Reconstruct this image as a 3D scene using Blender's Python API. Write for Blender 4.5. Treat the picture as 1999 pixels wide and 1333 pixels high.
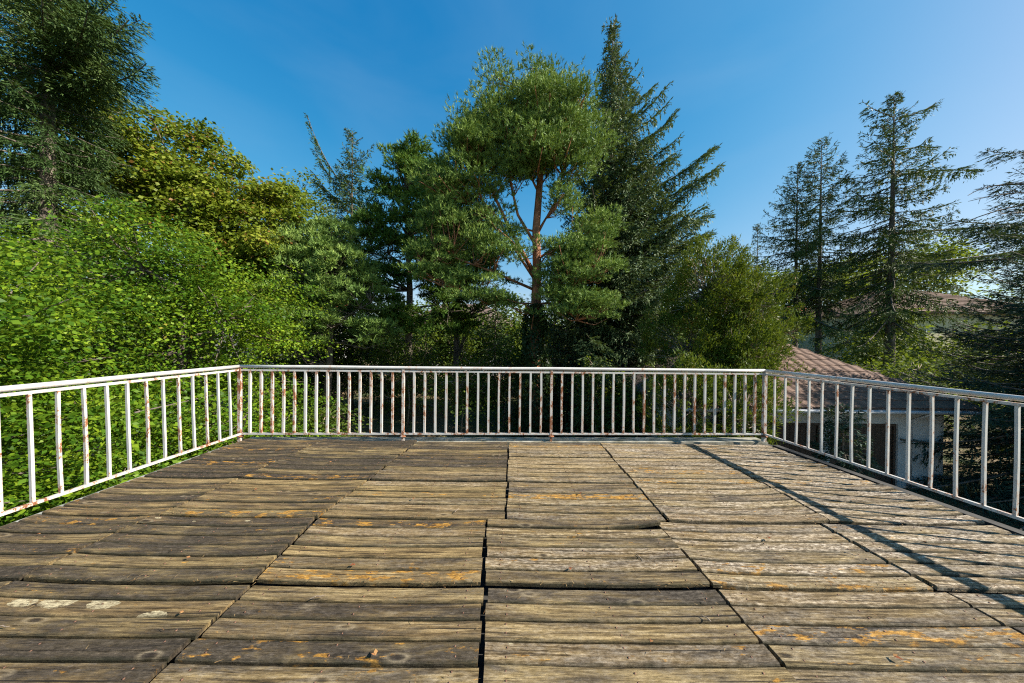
import bpy, math, random
import numpy as np
from mathutils import Matrix, Vector

for o in list(bpy.data.objects):
    bpy.data.objects.remove(o)
S = bpy.context.scene
COL = S.collection
R = math.radians
rng = np.random.default_rng(7)
random.seed(7)

# ------------------------------------------------------------------ camera
PITCH, ROLL = 0.0057, 0.0113
cam_d = bpy.data.cameras.new('camera')
cam = bpy.data.objects.new('camera', cam_d)
COL.objects.link(cam)
cam_d.sensor_width = 36
cam_d.lens = 10.67
cam_d.clip_start = 0.05
cam_d.clip_end = 3000
fw = Vector((0, math.cos(PITCH), -math.sin(PITCH)))
up0 = Vector((0, math.sin(PITCH), math.cos(PITCH)))
ri0 = Vector((1, 0, 0))
ri = ri0 * math.cos(ROLL) + up0 * math.sin(ROLL)
up = -ri0 * math.sin(ROLL) + up0 * math.cos(ROLL)
EYE = 1.33                      # eye above the deck boards (deck top is z = 0)
m = Matrix((ri, up, -fw)).transposed().to_4x4()
m.translation = (0, 0, EYE)
cam.matrix_world = m
S.camera = cam

# ------------------------------------------------------------------ light
SUN_EL, SUN_AZ = R(36.5), R(102)      # azimuth clockwise from +Y
sun_vec = Vector((math.sin(SUN_AZ) * math.cos(SUN_EL), math.cos(SUN_AZ) * math.cos(SUN_EL), math.sin(SUN_EL)))
sd = bpy.data.lights.new('sun', 'SUN')
sd.energy = 5.0
sd.angle = R(0.5)
sd.color = (1.0, 0.92, 0.80)
sun = bpy.data.objects.new('sun', sd)
COL.objects.link(sun)
sun.rotation_euler = sun_vec.to_track_quat('Z', 'Y').to_euler()
sun.location = (30, -4, 30)

world = bpy.data.worlds.new('World')
S.world = world
world.use_nodes = True
nt = world.node_tree
nt.nodes.clear()
wo = nt.nodes.new('ShaderNodeOutputWorld')
bg = nt.nodes.new('ShaderNodeBackground')
sky = nt.nodes.new('ShaderNodeTexSky')
sky.sky_type = 'NISHITA'
sky.sun_disc = False
sky.sun_elevation = SUN_EL
sky.sun_rotation = SUN_AZ
sky.altitude = 200
sky.air_density = 1.0
sky.dust_density = 0.8
sky.ozone_density = 3.0
# film-like response of the sky: a little more contrast in red, less in blue
EXPO = 1.25
SKY = 0.13
hs = nt.nodes.new('ShaderNodeHueSaturation')
hs.inputs['Saturation'].default_value = 1.25
nt.links.new(sky.outputs[0], hs.inputs['Color'])
sp_ = nt.nodes.new('ShaderNodeSeparateColor'); nt.links.new(hs.outputs[0], sp_.inputs[0])
cb_ = nt.nodes.new('ShaderNodeCombineColor')
for ch, (gain, gam, top) in enumerate(((10.0, 2.08, 0.80), (1.60, 1.0, 2.1), (1.17, 0.66, 4.0))):
    def mm(op, a, b):
        n_ = nt.nodes.new('ShaderNodeMath'); n_.operation = op
        nt.links.new(a, n_.inputs[0]); n_.inputs[1].default_value = b
        return n_.outputs[0]
    v_ = mm('MULTIPLY', sp_.outputs[ch], 0.13 * 1.366)
    v_ = mm('MULTIPLY', mm('POWER', v_, gam), gain)
    dv = nt.nodes.new('ShaderNodeMath'); dv.operation = 'DIVIDE'       # soft shoulder instead of a hard clip
    nt.links.new(v_, dv.inputs[0]); nt.links.new(mm('ADD', mm('MULTIPLY', v_, 1.0 / top), 1.0), dv.inputs[1])
    v_ = mm('MULTIPLY', dv.outputs[0], 1.0 / (SKY * 2 ** EXPO))
    nt.links.new(v_, cb_.inputs[ch])
# faint high haze streaks
tcs = nt.nodes.new('ShaderNodeTexCoord'); mps = nt.nodes.new('ShaderNodeMapping'); mps.inputs['Scale'].default_value = (1.2, 2.2, 4.5); mps.inputs['Rotation'].default_value = (0.3, 0.2, 0.5)
nzs = nt.nodes.new('ShaderNodeTexNoise'); nzs.inputs['Scale'].default_value = 1.3; nzs.inputs['Detail'].default_value = 5; nzs.inputs['Distortion'].default_value = 0.6
nt.links.new(tcs.outputs['Generated'], mps.inputs[0]); nt.links.new(mps.outputs[0], nzs.inputs['Vector'])
mr = nt.nodes.new('ShaderNodeMapRange'); mr.inputs['From Min'].default_value = 0.42; mr.inputs['From Max'].default_value = 0.75; mr.inputs['To Max'].default_value = 0.08
nt.links.new(nzs.outputs['Fac'], mr.inputs[0])
mxs = nt.nodes.new('ShaderNodeMix'); mxs.data_type = 'RGBA'
kk = 1.0 / (SKY * 2 ** EXPO); mxs.inputs[7].default_value = (0.52 * kk, 0.68 * kk, 0.84 * kk, 1)
nt.links.new(mr.outputs[0], mxs.inputs[0]); nt.links.new(cb_.outputs[0], mxs.inputs[6])
nt.links.new(mxs.outputs[2], bg.inputs[0])
bg.inputs[1].default_value = SKY
nt.links.new(bg.outputs[0], wo.inputs[0])
S.view_settings.view_transform = 'Standard'
S.view_settings.look = 'None'
S.view_settings.exposure = EXPO
S.view_settings.gamma = 1
S.view_settings.use_curve_mapping = False
S.cycles.max_bounces = 8
S.cycles.transparent_max_bounces = 8
S.cycles.use_denoising = False
S.cycles.pixel_filter_type = 'BLACKMAN_HARRIS'
S.cycles.filter_width = 1.15

# ------------------------------------------------------------------ helpers
def tag(o, label=None, cat=None, group=None, kind=None):
    if label: o['label'] = label
    if cat: o['category'] = cat
    if group: o['group'] = group
    if kind: o['kind'] = kind
    return o

def empty(name, loc=(0, 0, 0), rz=0.0):
    o = bpy.data.objects.new(name, None)
    o.location = loc
    o.rotation_euler = (0, 0, rz)
    o.empty_display_size = 0.3
    COL.objects.link(o)
    return o

def link(name, me, mat=None, parent=None, loc=(0, 0, 0), rot=(0, 0, 0)):
    o = bpy.data.objects.new(name, me)
    if mat is not None and not me.materials:
        me.materials.append(mat)
    o.location = loc
    o.rotation_euler = rot
    COL.objects.link(o)
    if parent is not None:
        o.parent = parent
    return o

class MB:
    """collects shapes, builds one mesh"""
    def __init__(s):
        s.v = []; s.f = []; s.sm = []
    def add(s, vs, fs, smooth=False):
        n = len(s.v)
        s.v += [tuple(p) for p in vs]
        s.f += [tuple(i + n for i in f) for f in fs]
        s.sm += [smooth] * len(fs)
    def box(s, a, b):
        x0, y0, z0 = a; x1, y1, z1 = b
        s.add([(x0,y0,z0),(x1,y0,z0),(x1,y1,z0),(x0,y1,z0),(x0,y0,z1),(x1,y0,z1),(x1,y1,z1),(x0,y1,z1)],
              [(3,2,1,0),(4,5,6,7),(0,1,5,4),(1,2,6,5),(2,3,7,6),(3,0,4,7)])
    def bar(s, p, q, w, h, upv=(0, 0, 1)):
        """box beam from p to q, w across, h along upv"""
        p = Vector(p); q = Vector(q); d = (q - p).normalized()
        u = Vector(upv); si = d.cross(u).normalized(); u = si.cross(d).normalized()
        vs = []
        for c in (p, q):
            for a, b in ((-1,-1),(1,-1),(1,1),(-1,1)):
                vs.append(c + si * a * w / 2 + u * b * h / 2)
        s.add(vs, [(0,1,2,3),(7,6,5,4),(0,4,5,1),(1,5,6,2),(2,6,7,3),(3,7,4,0)])
    def tube(s, pts, rad, n=8, caps=True, smooth=True):
        pts = [Vector(p) for p in pts]
        if not hasattr(rad, '__len__'): rad = [rad] * len(pts)
        vs = []; fs = []
        ref = Vector((0.31, 0.17, 0.93))
        for i, p in enumerate(pts):
            a = pts[max(0, i - 1)]; b = pts[min(len(pts) - 1, i + 1)]
            d = (b - a).normalized()
            if abs(d.dot(ref)) > 0.95: r_ = Vector((1, 0.2, 0))
            else: r_ = ref
            x = d.cross(r_).normalized(); y = d.cross(x).normalized()
            for k in range(n):
                t = 2 * math.pi * k / n
                vs.append(p + (x * math.cos(t) + y * math.sin(t)) * rad[i])
        for i in range(len(pts) - 1):
            for k in range(n):
                k2 = (k + 1) % n
                fs.append((i*n+k, i*n+k2, (i+1)*n+k2, (i+1)*n+k))
        if caps:
            fs.append(tuple(range(n - 1, -1, -1)))
            fs.append(tuple(range((len(pts)-1)*n, len(pts)*n)))
        s.add(vs, fs, smooth)
    def mesh(s, name):
        me = bpy.data.meshes.new(name)
        me.from_pydata(s.v, [], s.f)
        me.polygons.foreach_set('use_smooth', s.sm)
        me.update()
        return me
    def build(s, name, mat, parent=None, loc=(0,0,0), rot=(0,0,0)):
        return link(name, s.mesh(name), mat, parent, loc, rot)

def quads_mesh(name, V, tint):
    """V: (n,k,3) faces of k corners; tint: (n,) random number stored on every face"""
    n, k = V.shape[:2]
    me = bpy.data.meshes.new(name)
    me.vertices.add(n * k)
    me.vertices.foreach_set('co', V.astype(np.float32).reshape(-1))
    me.loops.add(n * k)
    me.loops.foreach_set('vertex_index', np.arange(n * k, dtype=np.int32))
    me.polygons.add(n)
    me.polygons.foreach_set('loop_start', np.arange(0, n * k, k, dtype=np.int32))
    me.update(calc_edges=True)
    a = me.attributes.new('tint', 'FLOAT', 'FACE')
    a.data.foreach_set('value', tint.astype(np.float32))
    return me

def unit(a):
    return a / (np.linalg.norm(a, axis=-1, keepdims=True) + 1e-9)

def blades(P, D, N, ln, wd, bow=0.0):
    """rhombus leaves: base P, direction D, rough normal N, length, width"""
    D = unit(D)
    Sd = unit(np.cross(D, N))
    Nn = np.cross(Sd, D)
    ln = ln[:, None]; wd = wd[:, None]
    mid = P + D * ln * 0.45 + Nn * ln * bow
    tip = P + D * ln
    return np.stack([P, mid + Sd * wd * 0.5, tip, mid - Sd * wd * 0.5], axis=1)

def needles(P, D, N, ln, wd):
    """narrow triangles: a spray of needles seen from afar"""
    D = unit(D); Sd = unit(np.cross(D, N)) * (wd[:, None] * .5)
    return np.stack([P + Sd, P - Sd, P + D * ln[:, None]], axis=1)

def rdir(n):
    v = rng.normal(size=(n, 3))
    return unit(v)

# ------------------------------------------------------------------ node helpers
def new_mat(name):
    mt = bpy.data.materials.new(name)
    mt.use_nodes = True
    nt = mt.node_tree
    b = nt.nodes['Principled BSDF']
    return mt, nt, b

def N(nt, typ, **kw):
    n = nt.nodes.new(typ)
    for k, v in kw.items():
        if k.startswith('i_'):
            n.inputs[k[2:].replace('_', ' ')].default_value = v
        else:
            setattr(n, k, v)
    return n

def ramp(nt, fac, stops, interp='LINEAR'):
    r = nt.nodes.new('ShaderNodeValToRGB')
    r.color_ramp.interpolation = interp
    el = r.color_ramp.elements
    while len(el) > 1: el.remove(el[-1])
    el[0].position = stops[0][0]; el[0].color = (*stops[0][1], 1) if len(stops[0][1]) == 3 else stops[0][1]
    for p, c in stops[1:]:
        e = el.new(p); e.color = (*c, 1)
    nt.links.new(fac, r.inputs[0])
    return r.outputs[0]

def bw(nt, fac, a, b):
    return ramp(nt, fac, [(a, (0, 0, 0)), (b, (1, 1, 1))])

def mix(nt, fac, a, b, mode='MIX'):
    mx = nt.nodes.new('ShaderNodeMix')
    mx.data_type = 'RGBA'; mx.blend_type = mode
    if isinstance(fac, (int, float)): mx.inputs[0].default_value = fac
    else: nt.links.new(fac, mx.inputs[0])
    for i, v in ((6, a), (7, b)):
        if isinstance(v, tuple): mx.inputs[i].default_value = (*v, 1)
        else: nt.links.new(v, mx.inputs[i])
    return mx.outputs[2]

def mth(nt, op, a, b=None, clamp=False):
    n = nt.nodes.new('ShaderNodeMath'); n.operation = op; n.use_clamp = clamp
    for i, v in ((0, a), (1, b)):
        if v is None: continue
        if isinstance(v, (int, float)): n.inputs[i].default_value = v
        else: nt.links.new(v, n.inputs[i])
    return n.outputs[0]

def noise(nt, vec, scale, detail=4, rough=0.55, dist=0.0):
    n = nt.nodes.new('ShaderNodeTexNoise')
    n.inputs['Scale'].default_value = scale
    n.inputs['Detail'].default_value = detail
    n.inputs['Roughness'].default_value = rough
    n.inputs['Distortion'].default_value = dist
    if vec is not None: nt.links.new(vec, n.inputs['Vector'])
    return n.outputs['Fac']

def mapped(nt, vec, scale, loc=(0, 0, 0)):
    mp = nt.nodes.new('ShaderNodeMapping')
    mp.inputs['Scale'].default_value = scale
    mp.inputs['Location'].default_value = loc
    nt.links.new(vec, mp.inputs['Vector'])
    return mp.outputs[0]

def bump(nt, b, h, strength, dist):
    bp = nt.nodes.new('ShaderNodeBump')
    bp.inputs['Strength'].default_value = strength
    bp.inputs['Distance'].default_value = dist
    nt.links.new(h, bp.inputs['Height'])
    nt.links.new(bp.outputs[0], b.inputs['Normal'])

def objcoord(nt, rand=True):
    tc = nt.nodes.new('ShaderNodeTexCoord')
    v = tc.outputs['Object']
    if rand:
        oi = nt.nodes.new('ShaderNodeObjectInfo')
        sc = nt.nodes.new('ShaderNodeVectorMath'); sc.operation = 'SCALE'
        cb = nt.nodes.new('ShaderNodeCombineXYZ')
        r1 = mth(nt, 'MULTIPLY', oi.outputs['Random'], 61.0)
        r2 = mth(nt, 'MULTIPLY', oi.outputs['Random'], 37.0)
        nt.links.new(r1, cb.inputs[0]); nt.links.new(r2, cb.inputs[1]); nt.links.new(r1, cb.inputs[2])
        ad = nt.nodes.new('ShaderNodeVectorMath'); ad.operation = 'ADD'
        nt.links.new(v, ad.inputs[0]); nt.links.new(cb.outputs[0], ad.inputs[1])
        return ad.outputs[0], oi.outputs['Random']
    return v, None

def geo_pos(nt):
    return nt.nodes.new('ShaderNodeNewGeometry').outputs['Position']

def objattr(nt, name):
    a = nt.nodes.new('ShaderNodeAttribute'); a.attribute_type = 'OBJECT'; a.attribute_name = name
    return a.outputs['Fac']

def foliage_mat(name, dark, mid, light, accent=None, acc_at=0.93, transl=0.28, rough=0.65, patch=0.35, spec=0.12):
    mt, nt, b = new_mat(name)
    at = nt.nodes.new('ShaderNodeAttribute'); at.attribute_name = 'tint'
    ps = noise(nt, geo_pos(nt), patch, 3)
    f = mth(nt, 'ADD', mth(nt, 'MULTIPLY', at.outputs['Fac'], 0.75), mth(nt, 'SUBTRACT', mth(nt, 'MULTIPLY', ps, 1.0), 0.38))
    stops = [(0.0, dark), (0.45, mid), (0.88, light)]
    c = ramp(nt, f, stops)
    if accent:
        m1 = ramp(nt, at.outputs['Fac'], [(acc_at, (0, 0, 0)), (acc_at + 0.015, (1, 1, 1))])
        c = mix(nt, m1, c, accent)
    nt.links.new(c, b.inputs['Base Color'])
    b.inputs['Roughness'].default_value = rough
    b.inputs['Specular IOR Level'].default_value = spec
    if transl > 0:
        tr = nt.nodes.new('ShaderNodeBsdfTranslucent')
        tc = mix(nt, 0.5, c, (0.34, 0.44, 0.03), 'MIX')
        nt.links.new(tc, tr.inputs['Color'])
        ms = nt.nodes.new('ShaderNodeMixShader')
        ms.inputs[0].default_value = transl
        nt.links.new(b.outputs[0], ms.inputs[1]); nt.links.new(tr.outputs[0], ms.inputs[2])
        nt.links.new(ms.outputs[0], nt.nodes['Material Output'].inputs[0])
    return mt

def bark_mat(name, c0, c1, scale=6.0):
    mt, nt, b = new_mat(name)
    tc = nt.nodes.new('ShaderNodeTexCoord').outputs['Object']
    v = mapped(nt, tc, (1, 1, 0.35))
    n = noise(nt, v, scale * 2, 6, 0.65)
    nt.links.new(ramp(nt, n, [(0.35, c0), (0.65, c1)]), b.inputs['Base Color'])
    b.inputs['Roughness'].default_value = 0.9
    bump(nt, b, n, 0.8, 0.03)
    return mt

# ------------------------------------------------------------------ materials
M = {}
# weathered deck wood
def deck_wood():
    mt, nt, b = new_mat('weathered_wood')
    v, rnd = objcoord(nt)
    grain = noise(nt, mapped(nt, v, (2.6, 62, 20)), 1.0, 8, 0.70, 0.15)
    fine = noise(nt, mapped(nt, v, (14, 240, 60)), 1.0, 5, 0.7)
    patch = noise(nt, mapped(nt, v, (2.6, 13, 5)), 1.0, 7, 0.68, 0.4)
    speck = noise(nt, mapped(nt, v, (30, 75, 30)), 1.0, 6, 0.72)
    silver_mix = objattr(nt, 'silver_mix')
    tan = ramp(nt, grain, [(0.34, (0.035, 0.026, 0.014)), (0.45, (0.165, 0.125, 0.062)), (0.56, (0.33, 0.262, 0.135)), (0.70, (0.48, 0.40, 0.23))])
    tone = ramp(nt, rnd, [(0.0, (0.75, 0.70, 0.62)), (0.35, (1.0, 1.0, 0.92)), (0.7, (0.86, 0.80, 0.74)), (1.0, (1.12, 1.10, 0.98))])
    tan = mix(nt, 1.0, tan, tone, 'MULTIPLY')
    silver = ramp(nt, speck, [(0.36, (0.05, 0.042, 0.036)), (0.5, (0.32, 0.28, 0.22)), (0.62, (0.66, 0.61, 0.51))])
    sm = mth(nt, 'MULTIPLY', bw(nt, mth(nt, 'ADD', mth(nt, 'MULTIPLY', patch, 0.55), mth(nt, 'MULTIPLY', grain, 0.5)), 0.44, 0.60), silver_mix, True)
    c = mix(nt, sm, tan, silver)
    # black algae film; its amount also paints in a vignette, left and near
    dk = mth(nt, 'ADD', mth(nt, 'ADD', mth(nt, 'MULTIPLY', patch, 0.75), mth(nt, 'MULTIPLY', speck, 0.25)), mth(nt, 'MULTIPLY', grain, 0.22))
    dk = mth(nt, 'ADD', dk, objattr(nt, 'grime_vignette'))
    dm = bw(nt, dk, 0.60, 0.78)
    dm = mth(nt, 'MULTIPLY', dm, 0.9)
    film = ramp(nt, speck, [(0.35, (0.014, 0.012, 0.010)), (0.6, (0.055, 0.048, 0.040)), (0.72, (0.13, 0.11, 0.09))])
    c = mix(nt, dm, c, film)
    # long drying cracks
    ck = noise(nt, mapped(nt, v, (1.3, 95, 20)), 1.0, 3, 0.5, 0.2)
    c = mix(nt, mth(nt, 'MULTIPLY', bw(nt, ck, 0.62, 0.67), 0.9), c, (0.012, 0.010, 0.008))
    # knots
    vo = nt.nodes.new('ShaderNodeTexVoronoi'); vo.inputs['Scale'].default_value = 1.0
    vo.inputs['Randomness'].default_value = 1.0
    nt.links.new(mapped(nt, v, (3.0, 8.5, 2)), vo.inputs['Vector'])
    kd = vo.outputs['Distance']
    rare = nt.nodes.new('ShaderNodeSeparateColor'); nt.links.new(vo.outputs['Color'], rare.inputs[0])
    kr = mth(nt, 'GREATER_THAN', rare.outputs[0], 0.38)
    knot = mth(nt, 'MULTIPLY', ramp(nt, kd, [(0.05, (1, 1, 1)), (0.10, (0, 0, 0))]), kr)
    ring = mth(nt, 'MULTIPLY', ramp(nt, kd, [(0.09, (0, 0, 0)), (0.13, (1, 1, 1)), (0.20, (0, 0, 0))]), kr)
    c = mix(nt, mth(nt, 'MULTIPLY', knot, 0.85), c, (0.022, 0.017, 0.013))
    c = mix(nt, mth(nt, 'MULTIPLY', ring, 0.45), c, (0.36, 0.31, 0.21))
    # orange and pale lichen
    lic = objattr(nt, 'lichen')
    ln = mth(nt, 'ADD', mth(nt, 'MULTIPLY', noise(nt, mapped(nt, v, (7, 28, 6)), 1.0, 3), 0.62), mth(nt, 'MULTIPLY', noise(nt, mapped(nt, v, (22, 60, 22)), 1.0, 5, 0.7), 0.38))
    lm = mth(nt, 'MULTIPLY', bw(nt, mth(nt, 'ADD', ln, mth(nt, 'MULTIPLY', lic, 0.15)), 0.645, 0.69), 0.85)
    c = mix(nt, lm, c, ramp(nt, speck, [(0.4, (0.26, 0.13, 0.02)), (0.6, (0.52, 0.29, 0.05))]))
    pal = objattr(nt, 'pale_lichen')
    v2 = nt.nodes.new('ShaderNodeTexVoronoi'); v2.inputs['Scale'].default_value = 1.0
    wob = mix(nt, 0.06, mapped(nt, v, (6, 14, 6)), noise_col(nt, v, 18.0))
    nt.links.new(wob, v2.inputs['Vector'])
    pm0 = mth(nt, 'ADD', v2.outputs['Distance'], mth(nt, 'MULTIPLY', noise(nt, mapped(nt, v, (40, 70, 40)), 1.0, 4), 0.22))
    vr = nt.nodes.new('ShaderNodeSeparateColor'); nt.links.new(v2.outputs['Color'], vr.inputs[0])
    thr = mth(nt, 'MULTIPLY', mth(nt, 'MULTIPLY', pal, 0.62), vr.outputs[1])
    pm = mth(nt, 'MULTIPLY', mth(nt, 'LESS_THAN', pm0, thr), mth(nt, 'GREATER_THAN', pal, 0.05))
    c = mix(nt, mth(nt, 'MULTIPLY', mth(nt, 'MULTIPLY', pm, 0.9), bw(nt, speck, 0.34, 0.46)), c, ramp(nt, speck, [(0.38, (0.22, 0.19, 0.12)), (0.55, (0.50, 0.46, 0.30))]))
    # high contrast weathered fibre
    fc = ramp(nt, mth(nt, 'ADD', mth(nt, 'MULTIPLY', fine, .6), mth(nt, 'MULTIPLY', speck, .4)), [(0.36, (0.28, 0.27, 0.26)), (0.47, (0.74, 0.72, 0.70)), (0.58, (1.0, 1.0, 1.0)), (0.68, (1.35, 1.32, 1.25))])
    c = mix(nt, 1.0, c, fc, 'MULTIPLY')
    # worn, mossy plank edges
    oc = nt.nodes.new('ShaderNodeTexCoord').outputs['Object']
    sx = nt.nodes.new('ShaderNodeSeparateXYZ'); nt.links.new(oc, sx.inputs[0])
    ed = mth(nt, 'ADD', mth(nt, 'ABSOLUTE', sx.outputs[1]), mth(nt, 'MULTIPLY', mth(nt, 'SUBTRACT', noise(nt, mapped(nt, v, (7, 22, 10)), 1.0, 4, .7), .5), 0.030))
    em = bw(nt, ed, 0.034, 0.046)
    c = mix(nt, mth(nt, 'MULTIPLY', em, 0.82), c, mix(nt, speck, (0.010, 0.009, 0.007), (0.030, 0.032, 0.012)))
    c = mix(nt, 1.0, c, (1.14, 1.08, 1.05), 'MULTIPLY')
    nt.links.new(c, b.inputs['Base Color'])
    b.inputs['Roughness'].default_value = 0.82
    b.inputs['Specular IOR Level'].default_value = 0.25
    h = mth(nt, 'ADD', mth(nt, 'MULTIPLY', grain, 1.0), mth(nt, 'MULTIPLY', fine, 0.45))
    h = mth(nt, 'ADD', h, mth(nt, 'MULTIPLY', speck, 0.35))
    bump(nt, b, h, 1.0, 0.014)
    return mt

def noise_col(nt, v, s):
    n = nt.nodes.new('ShaderNodeTexNoise'); n.inputs['Scale'].default_value = s
    nt.links.new(v, n.inputs['Vector'])
    return n.outputs['Color']

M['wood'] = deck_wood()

def paint_rust(name, base, rust_amt):
    mt, nt, b = new_mat(name)
    v, rnd = objcoord(nt)
    n1 = noise(nt, mapped(nt, v, (1, 1, .45)), 24, 6, 0.70, 0.4)
    n2 = noise(nt, v, 70, 5, 0.7)
    n3 = noise(nt, v, 2.5, 2)
    am = mth(nt, 'ADD', objattr(nt, 'rust'), rust_amt)
    f = mth(nt, 'ADD', mth(nt, 'ADD', mth(nt, 'MULTIPLY', n1, 0.62), mth(nt, 'MULTIPLY', n2, 0.30)), mth(nt, 'MULTIPLY', n3, 0.25))
    f = mth(nt, 'ADD', f, am)
    sz_ = nt.nodes.new('ShaderNodeSeparateXYZ'); nt.links.new(nt.nodes.new('ShaderNodeTexCoord').outputs['Object'], sz_.inputs[0])
    we = mth(nt, 'MINIMUM', mth(nt, 'ABSOLUTE', mth(nt, 'SUBTRACT', sz_.outputs[2], 0.085)), mth(nt, 'ABSOLUTE', mth(nt, 'SUBTRACT', sz_.outputs[2], 0.89)))
    f = mth(nt, 'ADD', f, mth(nt, 'MULTIPLY', mth(nt, 'SUBTRACT', 1.0, bw(nt, we, 0.0, 0.06)), 0.05))
    rm = bw(nt, f, 0.655, 0.68)
    halo = bw(nt, f, 0.59, 0.665)
    paint = mix(nt, bw(nt, noise(nt, v, 6, 5, 0.7), 0.4, 0.75), base, tuple(x * 0.82 for x in base))
    c = mix(nt, mth(nt, 'MULTIPLY', halo, 0.45), paint, (0.50, 0.26, 0.13))
    c = mix(nt, rm, c, ramp(nt, n2, [(0.3, (0.07, 0.026, 0.013)), (0.5, (0.19, 0.070, 0.028)), (0.7, (0.34, 0.145, 0.06))]))
    nt.links.new(c, b.inputs['Base Color'])
    nt.links.new(ramp(nt, rm, [(0, (0.42,)*3), (1, (0.9,)*3)]), b.inputs['Roughness'])
    bump(nt, b, f, 0.5, 0.003)
    return mt
M['rail'] = paint_rust('rusty_white_paint', (0.51, 0.505, 0.48), 0.018)

def simple(name, c0, c1, scale=4, rough=0.8, bmp=0.3, dist=0.01, coord='obj', detail=5, stretch=(1, 1, 1)):
    mt, nt, b = new_mat(name)
    v = nt.nodes.new('ShaderNodeTexCoord').outputs['Object'] if coord == 'obj' else geo_pos(nt)
    v = mapped(nt, v, stretch)
    n = noise(nt, v, scale, detail, 0.62)
    nt.links.new(ramp(nt, n, [(0.33, c0), (0.67, c1)]), b.inputs['Base Color'])
    b.inputs['Roughness'].default_value = rough
    if bmp: bump(nt, b, n, bmp, dist)
    return mt

M['felt'] = simple('bitumen_felt', (0.015, 0.014, 0.013), (0.05, 0.046, 0.04), 12, 0.9)
M['flash'] = simple('weathered_flashing', (0.10, 0.105, 0.09), (0.42, 0.42, 0.38), 9, 0.6, 0.4)
M['concrete'] = simple('mossy_concrete', (0.10, 0.095, 0.06), (0.34, 0.32, 0.26), 7, 0.9, 0.6)
M['plaster'] = simple('pale_plaster', (0.40, 0.40, 0.39), (0.52, 0.52, 0.50), 3, 0.9, 0.1)
M['yellow_plaster'] = simple('yellow_plaster', (0.46, 0.42, 0.26), (0.54, 0.49, 0.32), 2, 0.9, 0.1)
M['white_plaster'] = simple('white_plaster', (0.36, 0.37, 0.38), (0.46, 0.47, 0.48), 2, 0.9, 0.1)
M['brown_boards'] = simple('brown_door_paint', (0.035, 0.022, 0.015), (0.07, 0.042, 0.028), 8, 0.6, 0.3, stretch=(6, 6, 0.6))
M['tile'] = simple('clay_tile', (0.080, 0.040, 0.026), (0.165, 0.098, 0.064), 5, 0.85, 0.4, coord='pos')
M['dark_tile'] = simple('mauve_brown_tile', (0.13, 0.09, 0.075), (0.26, 0.185, 0.155), 3, 0.85, 0.3, coord='pos')
M['red_tile'] = simple('orange_red_tile', (0.42, 0.10, 0.05), (0.58, 0.17, 0.09), 3, 0.85, 0.3, coord='pos')
M['glass'] = simple('window_glass', (0.02, 0.03, 0.035), (0.05, 0.06, 0.07), 1, 0.08, 0)
M['frame'] = simple('white_window_frame', (0.66, 0.66, 0.64), (0.76, 0.76, 0.74), 3, 0.5, 0)
M['gutter'] = simple('grey_metal_gutter', (0.34, 0.35, 0.36), (0.46, 0.47, 0.48), 6, 0.45, 0.1)
M['pine_bark'] = bark_mat('orange_pine_bark', (0.11, 0.055, 0.033), (0.50, 0.22, 0.115), 3)
M['grey_bark'] = bark_mat('grey_brown_bark', (0.045, 0.036, 0.028), (0.17, 0.14, 0.11), 4)
M['pale_bark'] = bark_mat('pale_twig_bark', (0.16, 0.12, 0.09), (0.36, 0.29, 0.22), 4)

# ground: lawn and leaf litter
def ground_mat():
    mt, nt, b = new_mat('shady_lawn')
    p = geo_pos(nt)
    n1 = noise(nt, p, 0.35, 5, 0.6)
    n2 = noise(nt, p, 9.0, 6, 0.7)
    g = ramp(nt, n2, [(0.3, (0.018, 0.03, 0.008)), (0.7, (0.07, 0.10, 0.022))])
    l = ramp(nt, n2, [(0.3, (0.035, 0.024, 0.012)), (0.55, (0.15, 0.10, 0.045)), (0.72, (0.34, 0.24, 0.09))])
    nt.links.new(mix(nt, bw(nt, n1, 0.40, 0.56), g, l), b.inputs['Base Color'])
    b.inputs['Roughness'].default_value = 0.95
    bump(nt, b, n2, 1.0, 0.06)
    return mt
M['ground'] = ground_mat()

GZ = -3.2      # garden level (deck top is 0)

# ------------------------------------------------------------------ ground
mb = MB()
nx = 60
xs = np.concatenate([-np.geomspace(1500, 6, 18), np.linspace(-4, 4, 3), np.geomspace(6, 1500, 18)])
ys = np.concatenate([[-600, -150, -40], np.linspace(-12, 60, 40), np.geomspace(70, 1800, 14)])
vv = []
for y in ys:
    for x in xs:
        r_ = math.hypot(x, y)
        z = GZ + 0.12 * math.sin(x * 0.31 + 1) * math.cos(y * 0.27) * (1 if r_ < 100 else 0)
        vv.append((x, y, z))
nxx = len(xs)
ff = [(j*nxx+i, j*nxx+i+1, (j+1)*nxx+i+1, (j+1)*nxx+i) for j in range(len(ys)-1) for i in range(nxx-1)]
mb.add(vv, ff, True)
tag(mb.build('ground', M['ground']), 'dark shaded garden lawn with leaf litter below the terrace', kind='structure')
mb = MB()
mb.add([(13.0, 5.2, GZ + .16), (22, 5.2, GZ + .16), (22, 7.2, GZ + .16), (13.0, 7.6, GZ + .16)], [(0, 1, 2, 3)])
tag(mb.build('path', simple('pale_paving', (0.42, 0.41, 0.38), (0.60, 0.58, 0.54), 5, 0.9)), 'pale concrete path in the garden beyond the right railing', kind='structure')

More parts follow.
